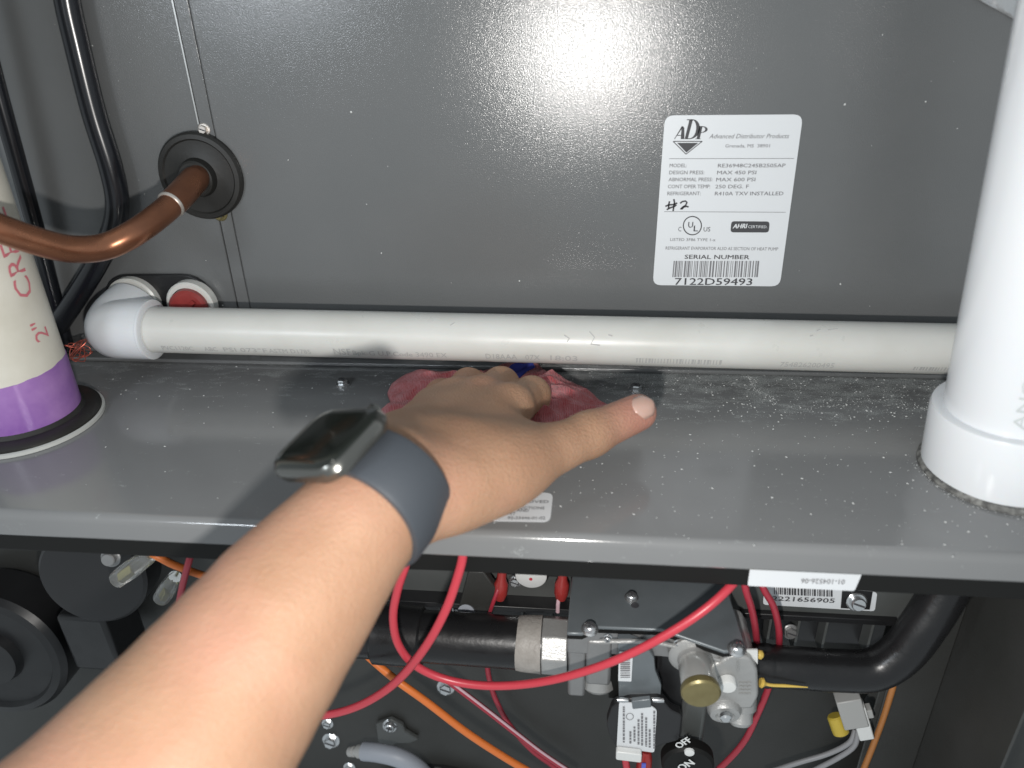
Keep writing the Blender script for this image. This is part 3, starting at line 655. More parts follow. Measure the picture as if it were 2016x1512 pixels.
T0, T1, T2, T3 = ats(872, 965, 0.334), ats(1026, 912, 0.354), ats(1160, 855, 0.380), ats(1256, 812, 0.398)
cap(T0, T1, 0.0178, 0.0142, 0.012); cap(T1, T2, 0.0138, 0.0106, 0.008); cap(T2, T3, 0.0106, 0.0096, 0.006)
cap(ats(912, 955, 0.336), ats(975, 936, 0.344), 0.0155, 0.0150, 0.014)
cap(ats(925, 895, 0.352), ats(1010, 865, 0.375), 0.0150, 0.0105, 0.016)
def surface_nets(prims, h):
    lo = np.min([np.minimum(p[0]-p[2], p[1]-p[3]) for p in prims], 0) - 4*h; hi = np.max([np.maximum(p[0]+p[2], p[1]+p[3]) for p in prims], 0) + 4*h
    n = np.ceil((hi - lo)/h).astype(int) + 1; G = np.full(n, 0.05, np.float32)
    axs = [lo[i] + h*np.arange(n[i]) for i in range(3)]
    for a, b, ra, rb, k in prims:
        m = max(ra, rb) + 0.02; l = np.minimum(a, b) - m; u = np.maximum(a, b) + m
        s = tuple(slice(max(0, int((l[i]-lo[i])/h)), min(n[i], int((u[i]-lo[i])/h) + 2)) for i in range(3))
        X, Y, Z = np.meshgrid(*[axs[i][s[i]].astype(np.float32) for i in range(3)], indexing='ij')
        ba = b - a; L2 = max(float(ba @ ba), 1e-12)
        t = np.clip(((X-a[0])*ba[0] + (Y-a[1])*ba[1] + (Z-a[2])*ba[2])/L2, 0, 1)
        d = np.sqrt((X-a[0]-t*ba[0])**2 + (Y-a[1]-t*ba[1])**2 + (Z-a[2]-t*ba[2])**2) - (ra + (rb-ra)*t)
        g = G[s]; hh = np.clip(0.5 + 0.5*(g - d)/k, 0, 1); G[s] = g*(1-hh) + d*hh - k*hh*(1-hh)
    ins = G < 0
    cells = np.zeros(n-1, np.int8)
    for dx in (0, 1):
        for dy in (0, 1):
            for dz_ in (0, 1): cells += ins[dx:n[0]-1+dx, dy:n[1]-1+dy, dz_:n[2]-1+dz_]
    act = np.argwhere((cells > 0) & (cells < 8)); idx = np.full(n-1, -1, np.int64); idx[tuple(act.T)] = np.arange(len(act))
    acc = np.zeros((len(act), 3)); cnt = np.zeros(len(act))
    for ax_ in range(3):
        o1, o2 = [i for i in range(3) if i != ax_]
        for c1_ in (0, 1):
            for c2_ in (0, 1):
                p = act.copy(); p[:, o1] += c1_; p[:, o2] += c2_; q = p.copy(); q[:, ax_] += 1
                g0 = G[tuple(p.T)]; g1 = G[tuple(q.T)]; m = (g0 < 0) != (g1 < 0); t = np.where(m, g0/np.where(m, g0-g1, 1), 0)
                pos = p.astype(float); pos[:, ax_] += t; acc[m] += pos[m]; cnt[m] += 1
    V = lo + h*acc/cnt[:, None]; F = []
    for ax_ in range(3):
        o1, o2 = [(1, 2), (2, 0), (0, 1)][ax_]
        a0 = [slice(None)]*3; a1 = [slice(None)]*3; a0[ax_] = slice(0, -1); a1[ax_] = slice(1, None)
        ch = np.argwhere(ins[tuple(a0)] != ins[tuple(a1)]); fl = ins[tuple(a0)][tuple(ch.T)]
        quad = []
        for d1, d2 in ((-1, -1), (0, -1), (0, 0), (-1, 0)):
            c = ch.copy(); c[:, o1] += d1; c[:, o2] += d2; quad.append(idx[tuple(c.T)])
        quad = np.stack(quad, 1); quad[~fl] = quad[~fl][:, ::-1]; F.append(quad)
    return V, np.concatenate(F)
SV, SF = surface_nets(prims, 0.0016)
person = MB(); person.v = [tuple(p) for p in SV]; person.f = [tuple(int(i) for i in f) for f in SF]
person = person.build('person', M_skin, angle=180)
sm = person.modifiers.new('soft', 'SMOOTH'); sm.factor = 0.5; sm.iterations = 4
tag(person, 'bare forearm and fist with outstretched thumb, watch on its wrist, pressing the rag', 'person')
# thumbnail
td = nrm(T3 - T2); tc_ = T3 - td*0.0035; nn = nrm(CAM - T3); nn = nn + np.array([0.12, 0, 0.35]); nn = nrm(nn - td*np.dot(nn, td)); sd = np.cross(td, nn); V = []
for i in range(11):
    for j in range(9):
        u = i/10*2-1; v = j/8*2-1; wdt = 0.0058*(1 - 0.10*u*u)*(1 if u < .5 else 1 - 0.35*((u-.5)/.5)**2); a = v*0.72
        V.append(tc_ + td*(u*0.0066 + 0.0016) + sd*(wdt*v) + nn*(0.0097 + 0.0004 - 0.0030*v*v - 0.0010*max(0, u)**2 - 0.0009*max(0, -u)**2))
nm = MB().add(V, [(i*9+j, (i+1)*9+j, (i+1)*9+j+1, i*9+j+1) for i in range(10) for j in range(8)]).build('thumbnail', M_nail, person, angle=180)
nm.modifiers.new('thick', 'SOLIDIFY').thickness = 0.0006

# ------------------------------------------------------------------ the watch
Wc = ats(744, 983, 0.3255); wa = nrm(ats(762, 962, 0.328) - ats(620, 1130, 0.310)); vv = nrm(CAM - Wc); vv = nrm(vv - wa*np.dot(vv, wa))
pn = np.cross(vv, wa); pn = pn*(1 if pn[2] > 0 else -1)              # across the picture, towards the back of the wrist
ang = R_(31); wn = nrm(pn*math.cos(ang) + vv*math.sin(ang)); wrad = np.cross(wa, wn); wrad = wrad*(1 if np.dot(wrad, vv) > 0 else -1)
watch = thing('wristwatch', 'dark square smartwatch with grey band strapped round the wrist', 'watch', Wc)
M_band = mat('grey_blue_band', (0.045, 0.052, 0.062), 0.55, bump=(500, 0.15, 0.0004)); M_glass = mat('watch_glass', (0.010, 0.012, 0.010), 0.10, spec=0.4); M_steel = mat('watch_case', (0.16, 0.16, 0.15), 0.22, 0.9)
V = []; nb = 72
for k in range(nb):
    t = 2*math.pi*k/nb
    p = Wc + pn*0.0258*math.cos(t) + vv*0.0312*math.sin(t); nd = nrm(pn*math.cos(t)/0.0258 + vv*math.sin(t)/0.0312)
    for a, r in ((-0.0125, -0.001), (-0.0125, 0.0014), (-0.0105, 0.0022), (0.0105, 0.0022), (0.0125, 0.0014), (0.0125, -0.001)): V.append(p + wa*a + nd*r)
MB().add(V, [(6*k+j, 6*((k+1) % nb)+j, 6*((k+1) % nb)+(j+1) % 6, 6*k+(j+1) % 6) for k in range(nb) for j in range(6)]).build('band', M_band, watch)
wc = Wc + wn*0.0325 - wa*0.003
def rr(hx, hy, r, z, k=6):
    out = []
    for sx, sy, t0 in ((1, 1, 0), (-1, 1, 90), (-1, -1, 180), (1, -1, 270)):
        for j in range(k+1):
            t = R_(t0 + 90*j/k); out.append(wc + wrad*(sx*(hx-r) + r*math.cos(t)) + wa*(sy*(hy-r) + r*math.sin(t)) + wn*z)
    return out
def stack(layers, name, m):
    L = [rr(*q) for q in layers]; n = len(L[0]); V = sum(L, []); Fc = [tuple(reversed(range(n))), tuple((len(L)-1)*n + i for i in range(n))]
    for i in range(len(L)-1): Fc += [(i*n+j, i*n+(j+1) % n, (i+1)*n+(j+1) % n, (i+1)*n+j) for j in range(n)]
    return MB().add(V, Fc).build(name, m, watch)
case = stack([(0.016, 0.0135, 0.006, -0.0055), (0.0205, 0.0178, 0.009, -0.0035), (0.0218, 0.0190, 0.0095, 0.0), (0.0214, 0.0186, 0.0095, 0.0022), (0.0206, 0.0178, 0.0090, 0.0034)], 'case', M_steel)
stack([(0.0205, 0.0177, 0.0090, 0.0030), (0.0203, 0.0175, 0.0090, 0.0040), (0.0190, 0.0162, 0.0085, 0.0049), (0.016, 0.013, 0.006, 0.0052)], 'screen', M_glass)
MB().lathe(wc + wa*0.0186 + wrad*0.008, wa, [(0.0034, 0), (0.0034, 0.0022), (0.0028, 0.0028)], 20).build('crown', M_steel, watch)

# ------------------------------------------------------------------ gas valve
ZT = -0.0786; YF = -0.150
gv = thing('gas_valve', 'cast metal gas valve with flat zinc cover, brass cap and white label', 'gas valve', (0.035, -0.13, -0.19))
PT = lambda x, y, z=ZT: atz(x, y, z)
outl = [PT(*p) for p in ((1127, 1126), (1116, 1252), (1146, 1253), (1176, 1240), (1302, 1245), (1425, 1288), (1468, 1284), (1424, 1140))]
cv = MB().prism(outl, (0, 0, 0.0022)).build('cover_plate', M_plate, gv, bevel=0.0007)
for px, py, r in ((1243, 1178, 0.0030), (1161, 1240, 0.0035), (1449, 1280, 0.0035)): phillips(PT(px, py, ZT + 0.002), (0.05, -0.15, 1), r, cv)
MB().lathe(PT(1250, 1192, ZT + 0.0021), UP, [(0.0022, 0), (0.0022, 0.0003)], 16).build('cover_hole', M_ink, cv)
FV = lambda x, y, Y=YF: at(x, y, Y)
# body block below the cover
bx0 = PT(1120, 1250)[0]; bx1 = PT(1462, 1285)[0]
body = MB().prism([(p[0], max(p[1], -0.1515) + 0.002, ZT - 0.0002) for p in outl], (0, 0, -0.020)).build('body', M_cast, gv, bevel=0.001)
MB().prism([(p[0], p[1] + (0.0015 if p[1] < -0.13 else 0), p[2] - 0.0002) for p in outl], (0, 0, -0.0035)).build('cover_gasket', M_blackrail, gv)
def fbox(x0, y0, x1, y1, Y, dep, name, m, par, bev=0.001):
    a = at(x0, y0, Y); b = at(x1, y1, Y)
    return MB().box((min(a[0], b[0]), Y, min(a[2], b[2])), (max(a[0], b[0]), Y + dep, max(a[2], b[2]))).build(name, m, par, bevel=bev)
fbox(1118, 1262, 1152, 1374, -0.149, 0.045, 'inlet_column', M_cast, gv, 0.002)
cl = fbox(1154, 1262, 1202, 1352, -0.150, 0.04, 'side_column', M_cast, gv, 0.002)
MB().lathe(at(1178, 1362, -0.150) + np.array([0, 0.012, 0.004]), (0, -0.25, -1), [(0.0105, 0), (0.0105, 0.008), (0.0085, 0.0105), (0.003, 0.011)], 28).build('column_foot', M_castl, cl)
fbox(1203, 1262, 1218, 1376, -0.146, 0.03, 'dark_gap_strip', M_blackrail, gv, 0.0005)
for px, py in ((1196, 1256), (1335, 1266), (1408, 1296)):
    phillips(FV(px, py, -0.1525) + np.array([0, 0, 0.0]), (0, -1, 0.1), 0.0019, gv)
MB().tube(smooth_path([FV(1180, 1262, -0.1535), FV(1300, 1266, -0.1535), FV(1420, 1300, -0.1545), FV(1440, 1308, -0.1545)], 6), 0.0013, 10).build('casting_seam', M_castl, gv)
bk = MB().prism([FV(*p, -0.153) for p in ((1216, 1258), (1218, 1376), (1300, 1380), (1302, 1350), (1290, 1320), (1288, 1296), (1272, 1270), (1240, 1258))], (0, 0.004, 0)).build('coil_bracket', M_plate, gv, bevel=0.0006)
bl_ = MB().prism(rounded([FV(1217, 1340, -0.1533), FV(1243, 1341, -0.1533), FV(1246, 1284, -0.1533), FV(1219, 1282, -0.1533)], 0.0006), (0, -0.0003, 0)).build('barcode_label', M_white, bk)
bc = MB(); y = 1288.0; ss = Surf(lambda x, y: at(x, y, -0.1539), (0, -1, 0))
while y < 1334:
    h_ = random.choice((1, 1.5, 2.5)); bc.add([ss(1221, y+h_), ss(1240, y+h_), ss(1241, y), ss(1222, y)], [(0, 1, 2, 3)]); y += h_ + random.choice((1, 1.6, 2))
bc.build('barcode', M_inkgrey, bl_, smooth=False)
fbox(1296, 1262, 1350, 1470, -0.140, 0.030, 'solenoid_block', M_blackplastic, gv, 0.003)
fbox(1345, 1380, 1384, 1470, -0.143, 0.030, 'switch_housing', M_inner2, gv, 0.003)
# regulator tower with brass cap
cap_c = at(1381, 1370, -0.178); base_c = cap_c + np.array([-0.001, 0.026, 0.001]); dax = nrm(cap_c - base_c); ln_ = np.linalg.norm(cap_c - base_c)
tw = MB().lathe(base_c, dax, [(0.0135, -0.010), (0.0135, 0.0015), (0.0118, 0.003), (0.0092, 0.0035), (0.0088, ln_ - 0.004)], 36).build('regulator_tower', M_castl, gv)
MB().lathe(base_c, dax, [(0.0090, 0.006), (0.0092, 0.0065), (0.0092, ln_ - 0.005), (0.0088, ln_ - 0.004)], 36).build('chrome_sleeve', M_chrome, tw)
MB().lathe(base_c + dax*(ln_ - 0.005), dax, [(0.0096, 0), (0.0099, 0.001), (0.0099, 0.0035), (0.0090, 0.0046), (0.002, 0.0047)], 36).build('brass_cap', M_brass, tw)
# right casting, ports and lobes
rcst = MB().prism(rounded([FV(*p, -0.157) for p in ((1412, 1398), (1482, 1396), (1494, 1372), (1492, 1320), (1478, 1296), (1440, 1290), (1410, 1310), (1385, 1292), (1350, 1290), (1348, 1330), (1398, 1340))], 0.002, 3), (0, 0.035, 0)).build('outlet_casting', M_castl, gv, bevel=0.0016)
MB().lathe(at(1431, 1339, -0.157), (0, -1, -0.05), [(0.0045, 0), (0.0045, 0.004), (0.0040, 0.0048), (0.001, 0.005)], 28).build('white_port_plug', M_whiteplastic, rcst)
for i in range(4):
    for j in range(3): MB().obox(at(1459 + 8*j, 1345 + 7*i, -0.1573), (0.0009, 0, 0), (0, 0.0002, 0), (0, 0, 0.0005)).build('cast_tick', M_castl, rcst)
tx = MB(); ct = Surf(lambda x, y: at(x, y, -0.1576), (0, -1, 0))
text_mesh(tx, 'C47A', ct(1456, 1326), ct(1456, 1303), (-1, 0, 0), 0.0016, bold=0.01); tx.build('cast_letters', M_castl, rcst, smooth=False)
lob = MB().lathe(at(1428, 1412, -0.160) + np.array([0, 0.02, 0.004]), (0.0, -1, -0.2), [(0.0092, -0.01), (0.0092, 0.017), (0.0078, 0.0195), (0.0052, 0.020), (0.0042, 0.0190), (0.001, 0.0215)], 32).build('lower_lobe', M_castl, gv)
MB().lathe(at(1428, 1408, -0.163), (0.0, -1, -0.1), [(0.0030, 0), (0.0030, 0.002), (0.0020, 0.003)], 20).build('tapping_screw', M_zinc, lob)
MB().lathe(at(1464, 1394, -0.156) + np.array([0, 0.012, 0.002]), (0, -0.55, -0.83), [(0.0085, -0.004), (0.0085, 0.011), (0.0078, 0.012), (0.0066, 0.012), (0.0066, 0.018), (0.005, 0.020), (0.001, 0.0203)], 28).build('outlet_port', M_castl, gv)
fbox(1400, 1378, 1450, 1402, -0.156, 0.022, 'lower_web', M_castl, gv, 0.0015)
# label card on the terminal plate
tp = MB().prism(rounded([FV(*p, -0.156) for p in ((1212, 1470), (1262, 1482), (1300, 1468), (1338, 1458), (1342, 1408), (1322, 1400), (1300, 1374), (1235, 1376), (1205, 1392), (1194, 1424), (1200, 1450))], 0.002, 3), (0, 0.006, 0)).build('terminal_plate', M_blackplastic, gv, bevel=0.0008)
card = MB().prism(rounded([FV(*p, -0.1563) for p in ((1214, 1470), (1288, 1480), (1293, 1396), (1278, 1386), (1219, 1380))], 0.0018, 4), (0, -0.0006, 0)).build('valve_label', M_white, tp)
MB().prism(rounded([FV(*p, -0.1574) for p in ((1212, 1484), (1262, 1490), (1263, 1474), (1213, 1468))], 0.001, 3), (0, -0.004, 0)).build('label_tab', M_whiteplastic, tp, bevel=0.0005)
tx = MB(); cs = Surf(lambda x, y: at(x, y, -0.1573), (0, -1, 0))
for x, y0, y1 in ((1228, 1462, 1390), (1241, 1464, 1438), (1249, 1460, 1432), (1257, 1466, 1416), (1264, 1468, 1404), (1272, 1470, 1412), (1279, 1472, 1440), (1288, 1474, 1400)):
    y = y0                                              # rows of print too small to read in the photograph
    while y > y1:
        l = random.uniform(2, 6); stroke(tx, [cs(x, y), cs(x + 0.2, y - l)], 0.0011, np.array([0, -1, 0])); y -= l + random.uniform(0.8, 2.2)
ring = [cs(1240 + 7*math.cos(t), 1411 + 6.5*math.sin(t)) for t in np.linspace(0, 2*math.pi, 20)]; stroke(tx, ring, 0.0004, np.array([0, -1, 0]))
tx.build('printed_text', M_inkgrey, card, smooth=False)
MB().prism([FV(*p, -0.1585) for p in ((1243, 1372), (1245, 1388), (1282, 1384), (1280, 1368))][::-1], (0, -0.003, 0)).build('metal_clip', M_plate, tp, bevel=0.0006)
for px in (1226, 1296): MB().lathe(at(px, 1378, -0.157), (1, 0, 0), [(0.0012, -0.003), (0.0015, 0), (0.0012, 0.003)], 12).build('clip_pin', M_zinc, tp)
# ON / OFF legend of the switch
tx = MB(); sw = Surf(lambda x, y: at(x, y, -0.1585), (0, -1, 0))
text_mesh(tx, 'OFF', sw(1337, 1474), sw(1363, 1459), np.cross((0, -1, 0), nrm(sw(1363, 1459) - sw(1337, 1474))), 0.0048, bold=0.03)
text_mesh(tx, 'ON', sw(1342, 1518), sw(1368, 1504), np.cross((0, -1, 0), nrm(sw(1368, 1504) - sw(1342, 1518))), 0.0052, bold=0.03)
knob = MB().lathe(at(1352, 1486, -0.150), (0, -1, 0), [(0.0150, 0), (0.0150, 0.006), (0.0135, 0.0078), (0.002, 0.0080)], 36).build('switch_knob', M_blackrail, gv)
tx.build('switch_lettering', M_whiteplastic, knob, smooth=False)
MB().lathe(at(1357, 1479, -0.1582), (0, -1, 0), [(0.0029, 0), (0.0027, 0.0012), (0.001, 0.0014)], 20).build('switch_dot', M_whiteplastic, knob)
# threaded inlet with octagonal nut and sealant
ib = MB(); c = at(1094, 1270, -0.134)
oct_ = [(0.0165*math.cos(R_(22.5 + 45*k)), 0.0165*math.sin(R_(22.5 + 45*k))) for k in range(8)]
tl = R_(-38); rot = lambda y, z: (y*math.cos(tl) - z*math.sin(tl), y*math.sin(tl) + z*math.cos(tl))
pts = [(c[0] - 0.0075, c[1] + rot(y, z)[0], c[2] + rot(y, z)[1]) for y, z in oct_]
nut = ib.prism(pts[::-1], (0.0145, 0, 0)).build('inlet_nut', M_castl, gv, bevel=0.0008)
fc = c + np.array([0, -math.cos(tl + 0.0)*0, 0])

# ------------------------------------------------------------------ gas pipes
ma = at(1075, 1272, -0.134); mb_ = at(420, 1258, -0.134)
axm = nrm(mb_ - ma)
mp_ = thing('manifold_pipe', 'black iron gas pipe screwed into the valve nut with grey sealant', 'pipe', ma)
MB().tube([c + np.array([-0.004, 0, 0]), c + np.array([-0.15, 0, 0.002])], 0.0148, 36).build('pipe', mat('black_iron', (0.014, 0.014, 0.015), 0.3, 0.2, bump=(350, 0.2, 0.0005), rvar=0.1), mp_)
M_iron = bpy.data.materials['black_iron']
MB().tube([c + np.array([-0.076, 0, 0.0]), c + np.array([-0.078, 0, 0]), c + np.array([-0.104, 0, 0.001]), c + np.array([-0.106, 0, 0.001])], [0.0150, 0.0172, 0.0172, 0.0150], 36).build('pipe_coupling', M_iron, mp_)
MB().tube([c + np.array([-0.0078, 0, 0]), c + np.array([-0.0100, 0, 0]), c + np.array([-0.0150, 0, 0]), c + np.array([-0.019, 0, 0]), c + np.array([-0.022, 0, 0])], [0.0162, 0.0160, 0.0158, 0.0155, 0.0149], 36).build('sealant', M_sealant, mp_)
go = smooth_path([at(1478, 1308, -0.132), at(1560, 1314, -0.132), at(1650, 1320, -0.131), at(1720, 1318, -0.130), at(1775, 1285, -0.128), at(1822, 1225, -0.124), at(1868, 1150, -0.118), at(1905, 1090, -0.115)], 8)
gp = thing('gas_pipe', 'black iron gas pipe bending upward from the valve outlet, yellow paste on its thread', 'pipe', go[8])
MB().tube(go, 0.0116, 32).build('pipe', M_iron, gp)
MB().tube([go[0], go[1], go[2], go[3], go[4]], [0.0119, 0.0123, 0.0119, 0.0123, 0.0118], 32).build('thread', M_iron, gp)
pa = at(1502, 1346, -0.140); V = smooth_path([at(1496, 1343, -0.150), at(1506, 1346, -0.150), at(1520, 1349, -0.149), at(1545, 1350, -0.147), at(1590, 1353, -0.145)], 6)
MB().tube(V, [0.0022, 0.0027, 0.0024, 0.0029, 0.0022, 0.0018, 0.0013] + [0.0009]*(len(V)-13) + [0.0008, 0.0007, 0.0006, 0.0005, 0.0004, 0.0003], 12).build('thread_paste', M_yellow, gp)
MB().lathe(at(1492, 1288, -0.146), (1, -0.4, 0.2), [(0.0008, -0.002), (0.0024, 0), (0.0024, 0.002), (0.001, 0.003)], 12).build('paste_blob', M_yellow, gp)
MB().prism([at(*p, -0.152) for p in ((1468, 1277), (1491, 1305), (1491, 1277))][::-1], (0, -0.001, 0)).build('white_corner_tag', M_whiteplastic, gp)

# ------------------------------------------------------------------ wires
def wire(name, label, pts, r, m, cat='wire', group=None, kids=()):
    path = smooth_path([at(*p) for p in pts], 8)
    t = MB().tube(path, r, 12).build(name, m)
    tag(t, label, cat, group); return t
wire('red_wire', 'thick red wire swinging from the rail down behind the forearm, crossing the other loop', [(914, 1060, -0.168), (911, 1096, -0.1685), (902, 1132, -0.171), (880, 1195, -0.175), (845, 1262, -0.177), (800, 1322, -0.175), (755, 1362, -0.172), (700, 1392, -0.168), (640, 1408, -0.162), (560, 1416, -0.155), (470, 1412, -0.15)], 0.0023, M_wire)
wire('red_wire', 'long red wire looping under the manifold pipe and up across the valve cover', [(812, 1060, -0.160), (800, 1108, -0.166), (783, 1160, -0.168), (774, 1215, -0.168), (784, 1268, -0.168), (818, 1310, -0.168), (880, 1338, -0.168), (960, 1350, -0.169), (1050, 1345, -0.170), (1140, 1325, -0.172), (1230, 1292, -0.174), (1320, 1245, -0.174), (1390, 1198, -0.170), (1440, 1152, -0.162), (1470, 1110, -0.15)], 0.0022, M_wire)
wire('red_wire', 'thin dark red wire hanging in front of the control panel beside the valve', [(1462, 1120, -0.135), (1468, 1160, -0.138), (1480, 1200, -0.136), (1488, 1245, -0.130), (1492, 1300, -0.112)], 0.0019, M_wire2)
wire('red_wire', 'thin dark red wire passing down in front of the barcode label', [(1490, 1120, -0.130), (1504, 1160, -0.132), (1522, 1192, -0.131), (1532, 1230, -0.128), (1534, 1262, -0.124), (1532, 1300, -0.108)], 0.0019, M_wire2)
wire('red_wire', 'red wire slanting down from under the outlet pipe', [(1518, 1335, -0.112), (1510, 1362, -0.116), (1492, 1405, -0.118), (1468, 1455, -0.118), (1435, 1495, -0.118), (1390, 1535, -0.117), (1340, 1570, -0.116)], 0.0020, M_wire2)
wire('red_wire', 'short red wire end beside the ON lettering', [(1384, 1490, -0.140), (1392, 1502, -0.141), (1402, 1530, -0.140)], 0.0021, M_wire2)
wire('red_wire', 'thin dark red wire dropping behind the manifold pipe beside the orange wire', [(958, 1290, -0.080), (962, 1330, -0.076), (975, 1375, -0.074), (1002, 1425, -0.074), (1045, 1475, -0.075), (1095, 1512, -0.076), (1140, 1545, -0.077)], 0.0019, M_wire2)
ps = wire('striped_wire', 'red wire with a pale stripe running beneath the red loop', [(872, 1334, -0.118), (905, 1358, -0.118), (960, 1400, -0.117), (1015, 1443, -0.116), (1070, 1485, -0.114), (1130, 1525, -0.113)], 0.0019, M_wire2)
MB().tube(smooth_path([at(x, y, Y - 0.00125) + np.array([0, 0, 0.0010]) for x, y, Y in ((872, 1334, -0.118), (905, 1358, -0.118), (960, 1400, -0.117), (1015, 1443, -0.116), (1070, 1485, -0.114), (1130, 1525, -0.113))], 8), 0.00085, 8).build('stripe', M_pink, ps)
wire('orange_wire', 'bright orange wire slanting across the dark compartment below the manifold pipe', [(690, 1262, -0.108), (722, 1290, -0.125), (775, 1335, -0.135), (840, 1382, -0.138), (920, 1443, -0.138), (1000, 1495, -0.137), (1070, 1535, -0.136)], 0.0024, M_orange)
wire('orange_wire', 'dull orange wire hanging down behind the white plug connector', [(1762, 1335, -0.096), (1755, 1362, -0.100), (1740, 1410, -0.100), (1718, 1470, -0.100), (1698, 1520, -0.100)], 0.0020, mat('dull_orange_wire', (0.42, 0.17, 0.05), 0.4))
ow = wire('orange_wire', 'short orange wire below the deck lip leading to a clear terminal sleeve', [(296, 1088, -0.138), (315, 1098, -0.140), (345, 1113, -0.140), (400, 1133, -0.138), (460, 1150, -0.136)], 0.0022, M_orange)
wire('red_wire', 'red wire hanging below the deck lip across the short orange wire', [(380, 1075, -0.140), (372, 1105, -0.145), (360, 1150, -0.144), (350, 1200, -0.142)], 0.0019, M_wire2)
# clear terminal sleeves
def sleeve(p, q, r, label):
    t = thing('terminal_sleeve', label, 'terminal', (p+q)/2)
    MB().tube([p, p + (q-p)*.5, q], [r, r*1.08, r*.8], 18).build('sleeve', M_clear, t)
    MB().obox((p+q)/2 - (q-p)*0.2, (q-p)*0.18, np.array([0, 0.0008, 0.0012])*1.2, np.array([0, 0.0016, -0.001])).build('spade_terminal', mat('spade_brass', (0.45, 0.40, 0.16), 0.25, 0.8), t, bevel=0.0003)
sleeve(at(232, 1140, -0.138), at(300, 1090, -0.138), 0.0052, 'clear plastic sleeve with brass terminal on the short orange wire')
sleeve(at(318, 1178, -0.126), at(345, 1135, -0.126), 0.0050, 'clear plastic sleeve hanging beside the red wire below the lip')
# hose and connectors
gh = wire('grey_hose', 'pale grey rubber hose pushed on a nozzle at the burner cover', [(716, 1479, -0.092), (745, 1482, -0.094), (785, 1492, -0.096), (820, 1512, -0.096), (850, 1545, -0.094)], 0.0068, M_greyhose, 'hose')
MB().lathe(at(718, 1479, -0.092), at(690, 1480, -0.088) - at(718, 1479, -0.092), [(0.0050, -0.001), (0.0050, 0.006), (0.0030, 0.0064), (0.0030, 0.011), (0.0038, 0.0114), (0.0036, 0.016)], 20).build('nozzle', M_dimplastic, gh)
cn = thing('wire_connector', 'dim white plastic plug connector above two grey wires', 'connector', at(1680, 1450, -0.10))
a = at(1668, 1372, -0.098); b = at(1690, 1445, -0.104); dd = nrm(b - a); sx = nrm(np.cross(dd, (0, 1, 0)))
MB().obox(a + dd*0.009, sx*0.0075, dd*0.0105, (0, 0.005, 0)).build('housing', M_dimplastic, cn, bevel=0.0008)
MB().obox(a + dd*0.018 + sx*(-0.004 if sx[0] > 0 else 0.004)*-1, sx*0.0045, dd*0.012, np.array([0, 0.0042, 0])).build('plug', M_whiteplastic, cn, bevel=0.0008)
MB().obox(a + dd*0.010 + np.array([0.0095, 0, 0]), sx*0.003, dd*0.003, (0, 0.003, 0)).build('latch', M_dimplastic, cn, bevel=0.0005)
wire('grey_wire', 'grey wire arching away from the white plug connector, the upper of the pair', [(1684, 1436, -0.100), (1672, 1462, -0.103), (1630, 1484, -0.103), (1570, 1502, -0.103), (1500, 1525, -0.102)], 0.0017, M_greywire)
wire('grey_wire', 'grey wire arching away from the white plug connector, the lower of the pair', [(1690, 1436, -0.102), (1682, 1468, -0.105), (1650, 1492, -0.105), (1600, 1518, -0.105), (1560, 1540, -0.104)], 0.0017, M_greywire)
nu = thing('wire_nut', 'small yellow cylindrical wire nut beside the white plug connector', 'wire nut', at(1655, 1440, -0.098))
a = at(1643, 1408, -0.098); b = at(1658, 1448, -0.104); MB().lathe(a, b - a, [(0.0042, 0), (0.0050, 0.001), (0.0052, 0.010), (0.0050, 0.0118), (0.003, 0.0132), (0.0005, 0.0134)], 24).build('cap', M_yellowcap, nu)
# limit switch with two red terminal boots
ls = thing('limit_switch', 'round white thermostat disc with a red dot under the black rail', 'switch', at(1047, 1130, -0.102))
cc = at(1047, 1120, -0.1022)
MB().lathe(cc, (0, -1, 0), [(0.0092, 0), (0.0092, 0.006), (0.0085, 0.0065), (0.001, 0.0066)], 40).build('disc', M_whiteplastic, ls)
MB().lathe(cc + np.array([0.0, 0, 0]), (0, -1, 0), [(0.0105, -0.001), (0.0105, 0.0035), (0.0095, 0.004)], 40).build('rim', M_blackplastic, ls)
MB().lathe(at(1045, 1140, -0.1089), (0, -1, 0), [(0.0010, 0), (0.0010, 0.0003)], 16).build('red_dot', M_wire, ls)
MB().box((cc[0] - 0.019, -0.1035, cc[2] - 0.004), (cc[0] + 0.019, -0.1022, cc[2] + 0.004)).build('mounting_plate', M_blackplastic, ls)
screw(at(1014, 1144, -0.1025), (0, -1, 0.3), 0.0028, ls)
for px, wires, lab in ((983, [(985, 1150, -0.112), (975, 1175, -0.116), (966, 1200, -0.117), (958, 1225, -0.112)], 'one'), (1103, [(1104, 1165, -0.112), (1099, 1185, -0.115), (1098, 1205, -0.116)], 'two')):
    bt = MB(); a = at(px + 6, 1118, -0.108); b = at(px + 1, 1180, -0.113)
    nm_ = 'red terminal boot on a thin wire next to the black bracket' if lab == 'one' else 'red terminal boot on a pale wire next to the valve cover'
    t = thing('terminal_boot', nm_, 'terminal', b)
    bt.tube([a, a + (b-a)*.35, a + (b-a)*.5, a + (b-a)*.8, b], [0.0026, 0.0028, 0.0042, 0.0042, 0.0028], 18).build('boot', M_redbox, t)
    MB().tube(smooth_path([at(*p) for p in wires], 6), 0.0012, 10).build('lead', M_wire2 if lab == 'one' else M_pink, t)
